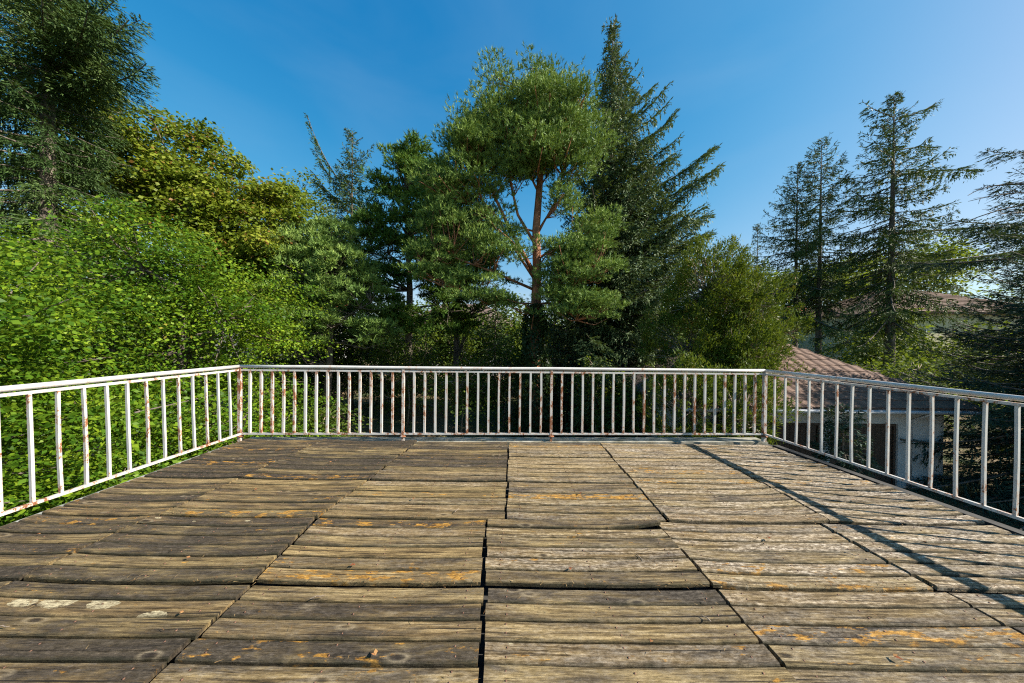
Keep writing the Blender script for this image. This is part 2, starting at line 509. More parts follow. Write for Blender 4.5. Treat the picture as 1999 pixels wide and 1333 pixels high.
# ------------------------------------------------------------------ terrace body under the boards
# plan corners of the railing
LC = Vector((-3.522, 3.922)); RC = Vector((3.474, 4.161))
dL = Vector((math.sin(-0.0285), -math.cos(0.0285)))
dR = Vector((math.sin(0.1136), -math.cos(0.1136)))
def off(p, d, s): q = p + d * s; return (q.x, q.y)
ZB = -0.085            # felt level under the boards
pl = [off(LC + Vector((-.10, .10)), dL, 0), off(RC + Vector((.12, .12)), dR, 0), off(RC + Vector((.12, 0)), dR, 6.4), off(LC + Vector((-.10, 0)), dL, 6.2)]
mb = MB()
n = 4
vs = [(x, y, ZB) for x, y in pl] + [(x, y, ZB - .24) for x, y in pl]
mb.add(vs, [(0, 3, 2, 1), (4, 5, 6, 7)] + [(i, (i+1) % 4, (i+1) % 4 + 4, i + 4) for i in range(4)])
terrace = mb.build('terrace_slab', M['felt'])
tag(terrace, 'dark felt covered terrace slab under the wooden boards', kind='structure')
mb = MB()
ins = .35
wl = [(LC.x + ins - .1, LC.y - ins), (RC.x - ins, RC.y - ins), (RC.x + .3, -2.2), (LC.x + .1, -2.2)]
vs = [(x, y, GZ - .3) for x, y in wl] + [(x, y, ZB - .242) for x, y in wl]
mb.add(vs, [(i, (i+1) % 4, (i+1) % 4 + 4, i + 4) for i in range(4)])
tag(mb.build('wall', M['plaster']), 'pale plastered wall carrying the terrace', kind='structure')
# flashing / kerb strips along the edges of the terrace
def edge_strip(p, q, w, z0, z1, mat, name, lab):
    mb = MB(); mb.bar((p[0], p[1], (z0+z1)/2), (q[0], q[1], (z0+z1)/2), w, z1 - z0)
    return tag(mb.build(name, mat, terrace), lab)
edge_strip((-3.50, 4.00), (3.50, 4.225), 0.20, ZB + .002, -0.025, M['concrete'], 'edging', 'mossy grey strip along the far edge of the terrace')
a = off(LC + Vector((.0, 0)), dL, 0.1); b_ = off(LC, dL, 6.0)
edge_strip(a, b_, 0.10, ZB + .002, -0.04, M['flash'], 'edging', 'worn metal edge along the left side of the terrace')
a = off(RC + Vector((.06, 0)), dR, 0.1); b_ = off(RC + Vector((.06, 0)), dR, 6.2)
edge_strip(a, b_, 0.08, ZB + .002, -0.04, M['felt'], 'edging', 'dark edge along the right side of the terrace')

M['nail'] = simple('rusted_nail', (0.05, 0.022, 0.012), (0.20, 0.10, 0.06), 60, 0.8)
# ------------------------------------------------------------------ deck panels and planks
deck = empty('wooden_deck', (0, 0, 0))
tag(deck, 'weathered wooden terrace deck of warped square panels', kind='structure')
ROWS = [(3.47, 3.95), (2.86, 3.455), (2.25, 2.845), (1.648, 2.235), (1.045, 1.632), (0.44, 1.03), (-0.16, 0.425)]
# joints in X per row: (near, far)
def lerp(a, b, t): return a + (b - a) * t
def left_edge(y): return -3.44 - 0.0285 * (3.95 - y)
def right_edge(y): return 3.33 + 0.125 * (3.95 - y)
JX = [
    [(-2.47, -2.43), (-1.255, -1.205), (-0.03, -0.03), (1.156, 1.156), (2.35, 2.334)],
    [(-2.53, -2.48), (-1.33, -1.262), (-0.032, -0.03), (1.162, 1.158), (2.365, 2.35)],
    [(-2.60, -2.535), (-1.42, -1.335), (-0.03, -0.02), (1.172, 1.16), (2.375, 2.36)],
    [(-2.66, -2.63), (-1.385, -1.42), (-0.143, -0.17), (1.105, 1.065), (2.325, 2.275)],
    [(-2.655, -2.65), (-1.385, -1.375), (-0.107, -0.125), (1.135, 1.112), (2.40, 2.335)],
    [(-2.66, -2.65), (-1.39, -1.385), (-0.09, -0.10), (1.15, 1.14), (2.44, 2.41)],
    [(-2.66, -2.66), (-1.39, -1.39), (-0.09, -0.09), (1.15, 1.15), (2.46, 2.45)],
]
ORANGE = [(0.53, 2.6, 1.3), (1.5, 2.95, 1.0), (-0.66, 2.17, 1.1), (-1.1, 1.7, .9), (1.27, 1.79, 1.1), (1.41, 1.71, 1.1), (1.39, 1.66, 1.), (-3.4, 3.62, 1.2),
          (-2.7, 3.6, 1.2), (0.53, 3.8, .8), (2.8, 3.8, .9), (2.55, 2.9, .8), (-3.1, 3.2, 1.2), (2.0, 1.42, .9), (1.85, 1.34, .9), (-1.0, 2.6, .8), (2.9, 3.3, .8),
          (-2.6, 3.2, .8), (-2.7, 2.15, 1.0), (1.9, 3.1, .9), (-1.9, 2.3, .9), (-0.35, 2.85, .8), (-1.2, 1.24, .35), (2.15, 2.75, .7), (-1.5, 2.9, .8), (1.75, 2.9, .7)]
PALE = [(-2.35, 1.47, 1.25), (-1.56, 1.47, 1.3), (.84, 1.3, .5), (-2.95, 2.5, 1.1), (-2.2, 2.5, 1.0), (-3.3, 1.95, .9), (-1.75, 2.2, .8), (-2.75, 2.15, .7), (-.5, 2.15, .5), (-1.1, 1.7, .5),
        (-3.1, 1.22, .6), (2.0, 1.45, .4), (-2.6, 1.9, .6), (-1.3, 3.1, .4)]
def plank_mesh(xa0, xa1, xb0, xb1, y0, y1, prof, th=0.024):
    """xa: left end at near/far, xb: right end; prof(u)->z ; local origin at centre"""
    cx = (xa0 + xb0 + xa1 + xb1) / 4; cy = (y0 + y1) / 2
    seg = 8
    w = y1 - y0
    sec = [(0.0, -th), (0.0, -0.007), (0.07, -0.0005), (0.5, 0.0012), (0.93, -0.0005), (1.0, -0.007), (1.0, -th)]
    if random.random() < .45:
        gs = random.uniform(.3, .7); gw = random.uniform(.012, .026)
        sec = sec[:3] + [(gs - gw, 0.0008), (gs, -0.007), (gs + gw, 0.0008)] + sec[4:]
    ra, rb = random.uniform(-1, 1), random.uniform(-1, 1)
    bowy = random.uniform(-.0015, .0015)
    cup = random.uniform(-.001, .002)
    twist = random.uniform(-.003, .003)
    vs = []; fs = []
    k = len(sec)
    e0, e1 = random.uniform(-.006, .009), random.uniform(-.009, .006)
    for i in range(seg + 1):
        t = i / seg; u = 2 * t - 1
        for s, z in sec:
            xl = lerp(xa0, xa1, s) + e0; xr = lerp(xb0, xb1, s) + e1
            x = lerp(xl, xr, t)
            y = y0 + w * s + bowy * (1 - u * u) * (1 if 0 < s < 1 else 1) + 0.0009 * math.sin(ra * 9 + t * 23 + s * 2)
            zz = z + prof(u, s) + cup * (abs(2 * s - 1) ** 2) * (1 if z > -0.01 else 0) + twist * u * (s - .5)
            vs.append((x - cx, y - cy, zz))
    for i in range(seg):
        for j in range(k - 1):
            fs.append((i*k+j, (i+1)*k+j, (i+1)*k+j+1, i*k+j+1))
    fs.append(tuple(range(k)))
    fs.append(tuple(seg*k + j for j in range(k - 1, -1, -1)))
    me = bpy.data.meshes.new('plank')
    me.from_pydata(vs, [], fs)
    me.update()
    return me, cx, cy

for ri_, (ya, yb) in enumerate(ROWS):
    J = [(left_edge(ya), left_edge(yb))] + JX[ri_] + [(right_edge(ya), right_edge(yb))]
    nb = 5 if ri_ == 0 else 6
    for ci in range(6):
        if ri_ >= 6 and ci in (0, 5): pass
        (l0, l1), (r0, r1) = J[ci], J[ci + 1]
        g = 0.011 if ci <= 2 else 0.007
        l0 += g; l1 += g; r0 -= g; r1 -= g
        # each panel is dished: its ends curl up
        amp0 = random.uniform(0.003, 0.011); amp1 = random.uniform(0.003, 0.011)
        lift = random.uniform(-0.002, 0.004)
        if ci in (0, 1): amp0 += .006; amp1 += .006
        if (ri_, ci) in ((2, 4),): amp1 = .022; amp0 = .012
        if (ri_, ci) in ((2, 5),): amp1 = .02; amp0 = .02; lift = .006
        if (ri_, ci) in ((3, 3),): lift = .010; amp1 = .012
        if (ri_, ci) in ((3, 4),): amp0 = .018
        yc = (ya + yb) / 2
        # battens = the panel frame
        mb = MB()
        for fr in (0.08, 0.5, 0.92):
            x = lerp((l0 + l1) / 2, (r0 + r1) / 2, fr)
            mb.box((x - .025, ya + .015 - yc, ZB + .004), (x + .025, yb - .015 - yc, -0.027 + lift))
        panel = mb.build('panel', M['felt'], deck, (0, yc, 0))
        nails = MB()
        pitch = (yb - ya) / nb
        tiltrow = random.uniform(-.003, .003)
        for k in range(nb):
            p0 = ya + pitch * k; p1 = p0 + pitch - random.uniform(0.007, 0.013)
            s0 = (p0 - ya) / (yb - ya); s1 = (p1 - ya) / (yb - ya)
            am = (amp0, amp1)
            zj = lift + random.uniform(-.0015, .0025) + tiltrow * (k - nb / 2) / nb
            pw = random.uniform(2.2, 3.6)
            curl = 0.0
            if (ri_, ci) == (3, 3) and k == nb - 1: curl = 0.030
            if (ri_, ci) == (4, 3) and k == nb - 1: curl = 0.0
            def prof(u, s, am=am, zj=zj, pw=pw, curl=curl):
                e = (am[0] if u < 0 else am[1]) * abs(u) ** pw
                if curl: e += curl * max(0, u) ** 3 * (1 - s) * 1.0 + .006 * (1 - s)
                return e + zj - 0.004
            me, cx, cy = plank_mesh(lerp(l0, l1, s0), lerp(l0, l1, s1), lerp(r0, r1, s0), lerp(r0, r1, s1), p0, p1, prof)
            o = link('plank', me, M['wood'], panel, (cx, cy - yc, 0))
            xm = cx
            silver_mix = min(1.0, max(0.0, 0.34 + 0.25 * xm + random.uniform(-.25, .25)))  # share of silver tone, rising to the right, with random scatter
            o['silver_mix'] = silver_mix
            gr = 0.015 - 0.030 * xm + random.uniform(-.10, .10)  # random grime plus vignette darkening painted in towards the left
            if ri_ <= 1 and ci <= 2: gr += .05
            if ri_ >= 4: gr += .05  # near rows darkened further
            o['grime_vignette'] = gr
            lv = 0.0; pv = 0.0
            for (ox, oy, ov) in ORANGE:
                if p0 - .004 <= oy <= p1 + .006 and min(l0, l1) < ox < max(r0, r1): lv = ov * .62
            for (ox, oy, ov) in PALE:
                if p0 - .004 <= oy <= p1 + .006 and min(l0, l1) < ox < max(r0, r1): pv = ov * (.78 if ov > 1.2 else .50)
            o['lichen'] = lv + random.choice([0, 0, 0, .25])
            for fr in (.08, .5, .92):
                for sy in (.28, .72):
                    xn = lerp((l0 + l1) / 2, (r0 + r1) / 2, fr) + random.uniform(-.006, .006); yn = p0 + (p1 - p0) * (sy + random.uniform(-.06, .06))
                    un = 2 * (xn - (l0 + l1) / 2) / ((r0 + r1) / 2 - (l0 + l1) / 2) - 1
                    zn = prof(un, sy) + .0012
                    nails.tube([(xn, yn - yc, zn - .004), (xn, yn - yc, zn + random.uniform(.0005, .0025))], .0042, 6)
            o['pale_lichen'] = pv + random.choice([0, 0, 0, .12])
        tag(nails.build('nail', M['nail'], panel), kind='stuff')

# ------------------------------------------------------------------ railing
SP = 0.14
HT, LOW = 0.945, 0.075       # handrail axis and lower bar heights
rail = empty('railing', (0, 4.0, 0))
tag(rail, 'rusty white painted metal railing with square bars around three sides of the terrace', 'railing')
def rp(mb, name, rust=0.0):
    o = mb.build(name, M['rail'], rail, (0, -4.0, 0))
    o['rust'] = rust
    return o
def sag(t): return 0.004 * math.sin(t * 7.1) + .003 * math.sin(t * 17.3 + 1)
TL = 0.030   # the left side leans out at the top
LB = LC + Vector((TL, 0))
def run(A, B, A2, B2, n, name_rust, r0=0):
    """A,B top ends, A2,B2 bottom ends"""
    ln = (B - A).length
    pts = []
    for i in range(13):
        t = i / 12; p = A.lerp(B, t)
        pts.append((p.x + .3 * sag(t * 1.3 + A.x), p.y + .3 * sag(t + 2), HT + .5 * sag(t * 1.7 + A.x)))
    return pts
def side(A, B, A2, B2, name_handrail):
    mb = MB(); mb.tube(run(A, B, A2, B2, 0, 0), 0.0215, 12); rp(mb, 'handrail', -0.05)
    mb = MB(); mb.bar((A.x, A.y, HT - .045), (B.x, B.y, HT - .045), 0.024, 0.022); rp(mb, 'upper_bar', -0.045)
    mb = MB(); mb.bar((A2.x, A2.y, LOW), (B2.x, B2.y, LOW), 0.024, 0.022); rp(mb, 'lower_bar', -0.035)
EL, ER = 5.6, 5.9
side(LC, RC, LB, RC, 'f')
side(LC, LC + dL * EL, LB, LB + dL * EL, 'l')
side(RC, RC + dR * ER, RC, RC + dR * ER, 'r')
def baluster(top, bot, w, rust, d, w2=None):
    w2 = w2 or w
    mb = MB()
    # slightly bent square tube
    k = random.uniform(-.004, .004); k2 = random.uniform(-.004, .004)
    prev = None
    z0, z1 = LOW + .010, HT - .056
    for i in range(4):
        ta, tb = i / 4, (i + 1) / 4
        def P(t):
            s = math.sin(math.pi * t)
            return (bot.x + (top.x - bot.x) * t + k * s, bot.y + (top.y - bot.y) * t + k2 * s, z0 + (z1 - z0) * t)
        a, b = P(ta), P(tb)
        b = (b[0], b[1], b[2] + (0.0005 if i < 3 else 0))
        mb.bar(a, b, w, w2, (d.x, d.y, 0))
    # small weld collars
    return rp(mb, 'baluster', rust)
def post(p, w, rust, d, flange=True):
    mb = MB()
    mb.bar((p.x, p.y, ZB + .004), (p.x, p.y, HT - .022), w, w, (d.x, d.y, 0))
    rp(mb, 'post', rust)
    if flange:
        mb = MB(); mb.tube([(p.x, p.y, LOW - .036), (p.x, p.y, LOW - .030), (p.x, p.y, LOW - .018)], [.042, .044, .026], 12)
        rp(mb, 'flange', 0.12)
dF = (RC - LC).normalized()
for i in range(1, 50):
    p = LC.lerp(RC, i / 50)
    if i in (15, 29):
        post(p + Vector((0, 0)), 0.032, 0.045, dF)
        continue
    rust = (0.012 if i < 15 else -.02 if i < 23 else 0.005) + random.uniform(-.04, .04)
    baluster(p, p, 0.0255, rust, dF)
post(LC + Vector((.012, 0)), 0.038, 0.06, dF); post(RC, 0.040, 0.01, dF)
for i in range(1, 40):
    t = LC + dL * SP * i; b2 = LB + dL * SP * i
    baluster(t, b2, 0.022, random.choice([-.05, -.03, .0, .02]), dL, 0.016)
for i in range(1, 42):
    t = RC + dR * SP * i
    if i in (24, 38):
        post(t, 0.032, -.01, dR, False); continue
    baluster(t, t, 0.022, random.choice([-.05, -.03, -.01]), dR, 0.016)

# ------------------------------------------------------------------ debris on the boards
M['dead_leaf'] = foliage_mat('dead_leaf', (0.10, 0.03, 0.015), (0.22, 0.07, 0.03), (0.34, 0.20, 0.08), None, transl=0, rough=0.8)
def fallen(x, y, s, name, label, cat, n=1, long=False):
    P = np.array([[0, 0, 0.0]]); a = random.uniform(0, 6.28)
    D = np.array([[math.cos(a), math.sin(a), 0.12]])
    V = blades(P, D, np.array([[0.1, 0.1, 1.0]]), np.array([s]), np.array([s * (.12 if long else .6)]), .12)
    if not long:
        D2 = np.array([[math.cos(a + .9), math.sin(a + .9), 0.2]])
        V = np.concatenate([V, blades(P, D2, np.array([[0.3, 0.1, 1.0]]), np.array([s * .8]), np.array([s * .4]), .1)])
    o = link(name, quads_mesh(name, V, rng.random(len(V))), M['dead_leaf'], None, (x, y, .016))
    tag(o, label, cat, 'dry leaves scattered on the deck')
COLN = ['outermost left', 'second', 'third', 'fourth', 'fifth', 'outermost right']
ROWN = ['farthest', 'second farthest', 'middle', 'second nearest', 'nearest']
for (ci, ri_, x, y) in ((1, 4, -1.55, 1.44), (3, 4, .62, 1.32), (4, 4, 1.62, 1.27), (0, 3, -3.1, 2.0), (1, 3, -1.9, 1.80), (2, 3, -.9, 1.76), (4, 3, 1.75, 2.05), (5, 3, 2.75, 2.0), (2, 4, -.55, 1.25),
                        (2, 2, -.8, 2.5), (3, 2, .6, 2.62), (5, 2, 2.9, 2.55), (1, 2, -2.2, 2.6), (4, 1, 1.6, 3.1), (1, 1, -1.9, 3.2), (3, 3, .35, 1.75)):
    fallen(x, y, random.uniform(.016, .030), 'dry_leaf', 'tiny curled dry leaf on the %s panel from the left in the %s row' % (COLN[ci].replace('outermost left', 'first').replace('outermost right', 'last'), ROWN[ri_]), 'leaf')
# thin fallen twigs and pine needles
def twig_on_deck(x, y, ln, a, lab):
    mb = MB(); pts = [(math.cos(a) * ln * t, math.sin(a) * ln * t + .006 * math.sin(t * 5), .004 + .006 * math.sin(t * 9)) for t in (0, .33, .66, 1)]
    mb.tube(pts, [.0028, .0024, .002, .001], 5)
    tag(mb.build('twig', M['pale_bark'], None, (x, y, .012)), lab, 'twig', 'dry twigs dropped on the deck')
for (x, y, ln, a, lab) in ((-1.0, 1.52, .07, .4, 'short dry twig on the third panel of the nearest row'), (.95, 1.42, .05, 2.1, 'dry twig on the pale fourth panel of the nearest row'),
                           (-.42, 2.30, .06, 1.2, 'dry twig standing near the centre joint of the middle row'), (2.1, 1.9, .08, -.4, 'dry twig across the fifth panel of the second nearest row'),
                           (.78, 1.86, .05, -1.0, 'dry twig on the fourth panel of the second nearest row'), (-2.3, 1.35, .06, .2, 'dry twig beside the white lichen spots in the nearest row')):
    twig_on_deck(x, y, ln, a, lab)

# ------------------------------------------------------------------ foliage materials
M['hornbeam'] = foliage_mat('hornbeam_leaf', (0.012, 0.034, 0.004), (0.052, 0.118, 0.008), (0.200, 0.285, 0.018), (0.27, 0.25, 0.04), 0.955, 0.30, 0.45, 0.8)
M['maple'] = foliage_mat('maple_leaf', (0.034, 0.060, 0.007), (0.105, 0.150, 0.013), (0.245, 0.262, 0.030), (0.20, 0.105, 0.030), 0.84, 0.30, 0.45, 0.5)
M['lime'] = foliage_mat('lime_leaf', (0.0434, 0.0703, 0.0096), (0.0959, 0.1310, 0.0155), (0.1820, 0.2057, 0.0281), None, transl=0.3)
M['shrub'] = foliage_mat('shrub_leaf', (0.0168, 0.0370, 0.0067), (0.0462, 0.0814, 0.0111), (0.1155, 0.1547, 0.0244), (0.1820, 0.1480, 0.0370), 0.96, 0.3)
M['ivy'] = foliage_mat('ivy_leaf', (0.0075, 0.0180, 0.0060), (0.0165, 0.0338, 0.0105), (0.0338, 0.0562, 0.0188), None, transl=0.1, rough=0.35)
M['spruce'] = foliage_mat('spruce_needles', (0.0189, 0.0414, 0.0116), (0.0420, 0.0807, 0.0221), (0.0931, 0.1369, 0.0404), (0.0910, 0.0740, 0.0444), 0.975, 0.08, 0.55)
M['grey_spruce'] = foliage_mat('grey_green_spruce_needles', (0.0316, 0.0590, 0.0255), (0.0755, 0.1204, 0.0522), (0.1648, 0.2129, 0.1044), (0.0980, 0.0888, 0.0518), 0.975, 0.08, 0.55)
M['blue_spruce'] = foliage_mat('blue_green_spruce_needles', (0.0091, 0.0259, 0.0161), (0.0231, 0.0532, 0.0357), (0.0525, 0.0980, 0.0693), None, transl=0.06)
M['scots'] = foliage_mat('scots_pine_needles', (0.0499, 0.0996, 0.0228), (0.1334, 0.2190, 0.0521), (0.2767, 0.3719, 0.0881), (0.1680, 0.1406, 0.0518), 0.965, 0.12, 0.5, 0.45)
M['black_pine'] = foliage_mat('dark_pine_needles', (0.0250, 0.0701, 0.0113), (0.0647, 0.1418, 0.0239), (0.1551, 0.2410, 0.0376), (0.1400, 0.1184, 0.0370), 0.97, 0.12)
M['juniper'] = foliage_mat('juniper_sprays', (0.0212, 0.0456, 0.0073), (0.0596, 0.0998, 0.0112), (0.1500, 0.1710, 0.0207), (0.2160, 0.1170, 0.0280), 0.90, 0.15, 0.5, 0.9)

def bumpy(D, seed, f=1.0):
    a = np.sin(D[:, 0] * 5.1 * f + seed) * np.cos(D[:, 1] * 4.3 * f + seed * 2.1) + 0.6 * np.sin(D[:, 2] * 8.7 * f + seed * .7 + D[:, 0] * 6.3 * f)
    return a / 1.6

def sample_lobes(lobes, n, rmin=0.5, bump_amt=0.2, seed=1.0, updown=0.0):
    lobes = [tuple(l[:6]) + ((l[6],) if len(l) > 6 else ((l[3] * l[4] * l[5]) ** .72,)) for l in lobes]
    w = np.array([l[6] if len(l) > 6 else (l[3] * l[4] * l[5]) ** .72 for l in lobes], float); w /= w.sum()
    k = rng.choice(len(lobes), n, p=w)
    L = np.array([l[:6] for l in lobes], float)[k]
    D = rdir(n)
    if updown: D = unit(D + np.array([0, 0, updown]))
    r = (rmin + (1 - rmin) * rng.random(n) ** 0.6) * (1 + bump_amt * bumpy(D, seed + k * 1.7))
    P = L[:, :3] + D * L[:, 3:6] * r[:, None]
    return P, D, k

def sub_lobes(lobes, k, fr, sq=.7, at=.78, updir=.15):
    out = []
    for l in lobes:
        m_ = max(2, int(round(k * (.7 + .6 * random.random()))))
        for i in range(m_):
            d = unit(rng.normal(size=(1, 3)) + np.array([[0, 0, updir]]))[0]
            r = fr * (.45 + 1.0 * random.random())
            q = at * (.85 + .3 * random.random())
            out.append((l[0] + d[0] * l[3] * q, l[1] + d[1] * l[4] * q, l[2] + d[2] * l[5] * q, l[3] * r, l[4] * r, l[5] * r * sq))
    return out

def skeleton(mb, trunk, tr, lobes, clumps, twig_every=3, twig_r=0.012, limb_r=None):
    """trunk polyline + limbs to the lobes + thin twigs to the clumps"""
    T = [Vector(p) for p in trunk]
    nT = len(T)
    mb.tube(T, [tr * (1 - 0.75 * i / (nT - 1)) for i in range(nT)], 9)
    for l in lobes:
        c = Vector(l[:3]); 
        j = min(range(nT), key=lambda i: (T[i] - c).length + (0 if T[i].z < c.z else 3))
        a = T[j]
        mid = a.lerp(c, .5) + Vector((random.uniform(-.2, .2), random.uniform(-.2, .2), -.12 * (c - a).length))
        r0 = limb_r or tr * .42
        mb.tube([a, mid, c], [r0, r0 * .7, r0 * .4], 6)
    C = np.array([l[:3] for l in lobes])
    for i in range(0, len(clumps), twig_every):
        p = clumps[i]
        d = np.linalg.norm(C - p, axis=1); c = Vector(C[int(np.argmin(d))]); q = Vector(p)
        mid = c.lerp(q, .5) + Vector((random.uniform(-.15, .15), random.uniform(-.15, .15), random.uniform(-.25, .05)))
        mb.tube([c, mid, q], [twig_r * 2, twig_r * 1.4, twig_r * .6], 3, False)

def plant_root(name, x, y, label, cat, group=None):
    r = empty(name, (x, y, GZ))
    return tag(r, label, cat, group)

def attach(name, me, mat, root):
    o = link(name, me, mat, root)
    l = root.location
    o.matrix_parent_inverse = Matrix.Translation((-l.x, -l.y, -l.z))
    return o

def broadleaf(name, x, y, label, cat, group, lobes, nclump, cr, per, ll, lw, mat, bark, trunk, tr=0.2, flat=0.28, rmin=0.5, updown=0.15, outl=0.45, twig_every=3, jit=0.55, droop=0.15, seed=None, root=None, trunk_name='trunk', bmp=.26, sub=None, fill=.9):
    seed = seed if seed is not None else random.random() * 10
    big = lobes
    if sub: lobes = sub_lobes(lobes, *sub) + [(l[0], l[1], l[2], l[3] * .74, l[4] * .74, l[5] * .74, (l[3] * l[4] * l[5]) ** .72 * fill) for l in lobes]
    P, D, k = sample_lobes(lobes, nclump, rmin, bmp, seed, updown)
    n = nclump * per
    ax = unit(D * outl + np.array([0, 0, 1.0]) + rng.normal(size=(nclump, 3)) * .22)     # axis of each leaf spray
    sz = cr * (0.6 + 0.8 * rng.random(nclump))
    A = np.repeat(ax, per, 0); C = np.repeat(P, per, 0); S_ = np.repeat(sz, per)
    G = rng.normal(size=(n, 3))
    al = (G * A).sum(1, keepdims=True)
    inpl = G - al * A
    Q = C + inpl * (S_ * .55)[:, None] + A * al * (S_ * flat)[:, None] - np.array([0, 0, 1.]) * ((inpl ** 2).sum(1) * S_ * .10)[:, None]
    Dl = unit(inpl + rng.normal(size=(n, 3)) * .45 - np.array([0, 0, droop]))
    Nl = unit(A + rng.normal(size=(n, 3)) * jit)
    sc = 0.65 + 0.6 * rng.random(n)
    V = blades(Q, Dl, Nl, ll * sc, lw * sc, 0.06)
    V = V[Q[:, 2] > GZ + .05]
    tint = np.clip(rng.random(len(V)) * .5 + np.repeat(rng.random(nclump), per)[:n][Q[:, 2] > GZ + .05] * .5, 0, 1)
    if root is None:
        root = plant_root(name, x, y, label, cat, group)
    attach('crown', quads_mesh('crown', V, tint), M[mat], root)
    mb = MB(); skeleton(mb, trunk, tr, big, P[:0] if sub else P, twig_every)
    if sub:
        BC = np.array([l[:3] for l in big])
        for l in lobes[:-len(big)][::3]:
            q = np.array(l[:3]); c_ = BC[int(np.argmin(np.linalg.norm(BC - q, axis=1)))]
            md = c_ * .45 + q * .55 - np.array([0, 0, .12]) * np.linalg.norm(q - c_)
            if np.linalg.norm(q - c_) > .3: mb.tube([tuple(c_), tuple(md), tuple(q)], [tr * .16, tr * .10, tr * .05], 5, False)
        LC_ = np.array([l[:3] for l in lobes])
        for i in range(0, len(P), twig_every):
            c_ = LC_[k[i]]
            mb.tube([tuple(c_), tuple(c_ * .5 + P[i] * .5 + rng.normal(size=3) * .06), tuple(P[i])], [.018, .012, .005], 3, False)
    attach(trunk_name, mb.mesh('trunk'), M[bark], root)
    return root

def tufts(C, Dm, nt_, ln, wd, spread, rad):
    """brush-like needle tufts: C centres of shoots, Dm main direction"""
    n = len(C)
    CC = np.repeat(C, nt_, 0); DD = np.repeat(Dm, nt_, 0)
    m_ = n * nt_
    d = unit(DD + rng.normal(size=(m_, 3)) * spread)
    off_ = DD * (rng.random((m_, 1)) * rad)
    s = .7 + .6 * rng.random(m_)
    return needles(CC + off_, d, rdir(m_), ln * s, wd * s)

def pine(name, x, y, label, cat, group, lobes, nclump, clump_r, shoots, mat, bark, trunk, tr, limbs=(), tuft=(6, .17, .034), rmin=.45, twig_every=2, seed=3.0, cone=0.55, root_kw=None, flat=.55, sub=(8, .46, .6, .80, .25), fill=.8):
    lobes = sub_lobes(lobes, *sub) + [(l[0], l[1], l[2], l[3] * .78, l[4] * .78, l[5] * .78, (l[3] * l[4] * l[5]) ** .72 * fill) for l in lobes]
    P, D, k = sample_lobes(lobes, nclump, rmin, 0.15, seed, 0.25)
    n = nclump * shoots
    sz = clump_r * (.6 + .8 * rng.random(nclump))
    C = np.repeat(P, shoots, 0)
    up_ = unit(np.repeat(D, shoots, 0) * .5 + np.array([0, 0, .9]) + rng.normal(size=(n, 3)) * .55)
    rr = rng.random(n) ** .5
    sp = rdir(n); sp[:, 2] = np.abs(sp[:, 2]) * flat - .12
    C = C + sp * (np.repeat(sz, shoots) * rr)[:, None]
    dm = unit(up_ + sp * .8)
    V = tufts(C, dm, tuft[0], tuft[1], tuft[2], cone, tuft[1] * .9)
    tint = np.clip(np.repeat(rng.random(n), tuft[0]) * .45 + rng.random(n * tuft[0]) * .2 + np.repeat(np.repeat(rng.random(nclump), shoots), tuft[0]) * .35, 0, 1)
    root = plant_root(name, x, y, label, cat, group)
    attach('crown', quads_mesh('crown', V, tint), M[mat], root)
    mb = MB()
    T = [Vector(p) for p in trunk]
    m_ = len(T)
    mb.tube(T, [tr * (1 - 0.72 * (i / (m_ - 1)) ** 1.1) for i in range(m_)], 12)
    segs = [(T[i], T[i + 1]) for i in range(m_ - 1)]
    for L in limbs:
        pts = [Vector(p) for p in L[0]]
        mb.tube(pts, [L[1] * (1 - .7 * i / (len(pts) - 1)) for i in range(len(pts))], 7)
        segs += [(pts[i], pts[i + 1]) for i in range(len(pts) - 1)]
    SA = np.array([[(a + b) / 2 for a, b in zip(s[0], s[1])] for s in segs]); SB = np.array([s[1] for s in segs])
    K = np.concatenate([SA, SB])
    for i in range(0, len(P), twig_every):
        p = P[i]
        cost = np.linalg.norm(K - p, axis=1) + np.where(K[:, 2] > p[2], 1.5, 0)
        a = Vector(K[int(np.argmin(cost))]); q = Vector(p)
        if (q - a).length > 3.6: continue
        mid = a.lerp(q, .55) + Vector((random.uniform(-.2, .2), random.uniform(-.2, .2), random.uniform(-.3, .1)))
        r0 = .010 + .010 * (q - a).length
        mb.tube([a, mid, q], [r0 * 1.3, r0 * .9, r0 * .4], 4, False)
    attach('trunk', mb.mesh('trunk'), M[bark], root)
    return root

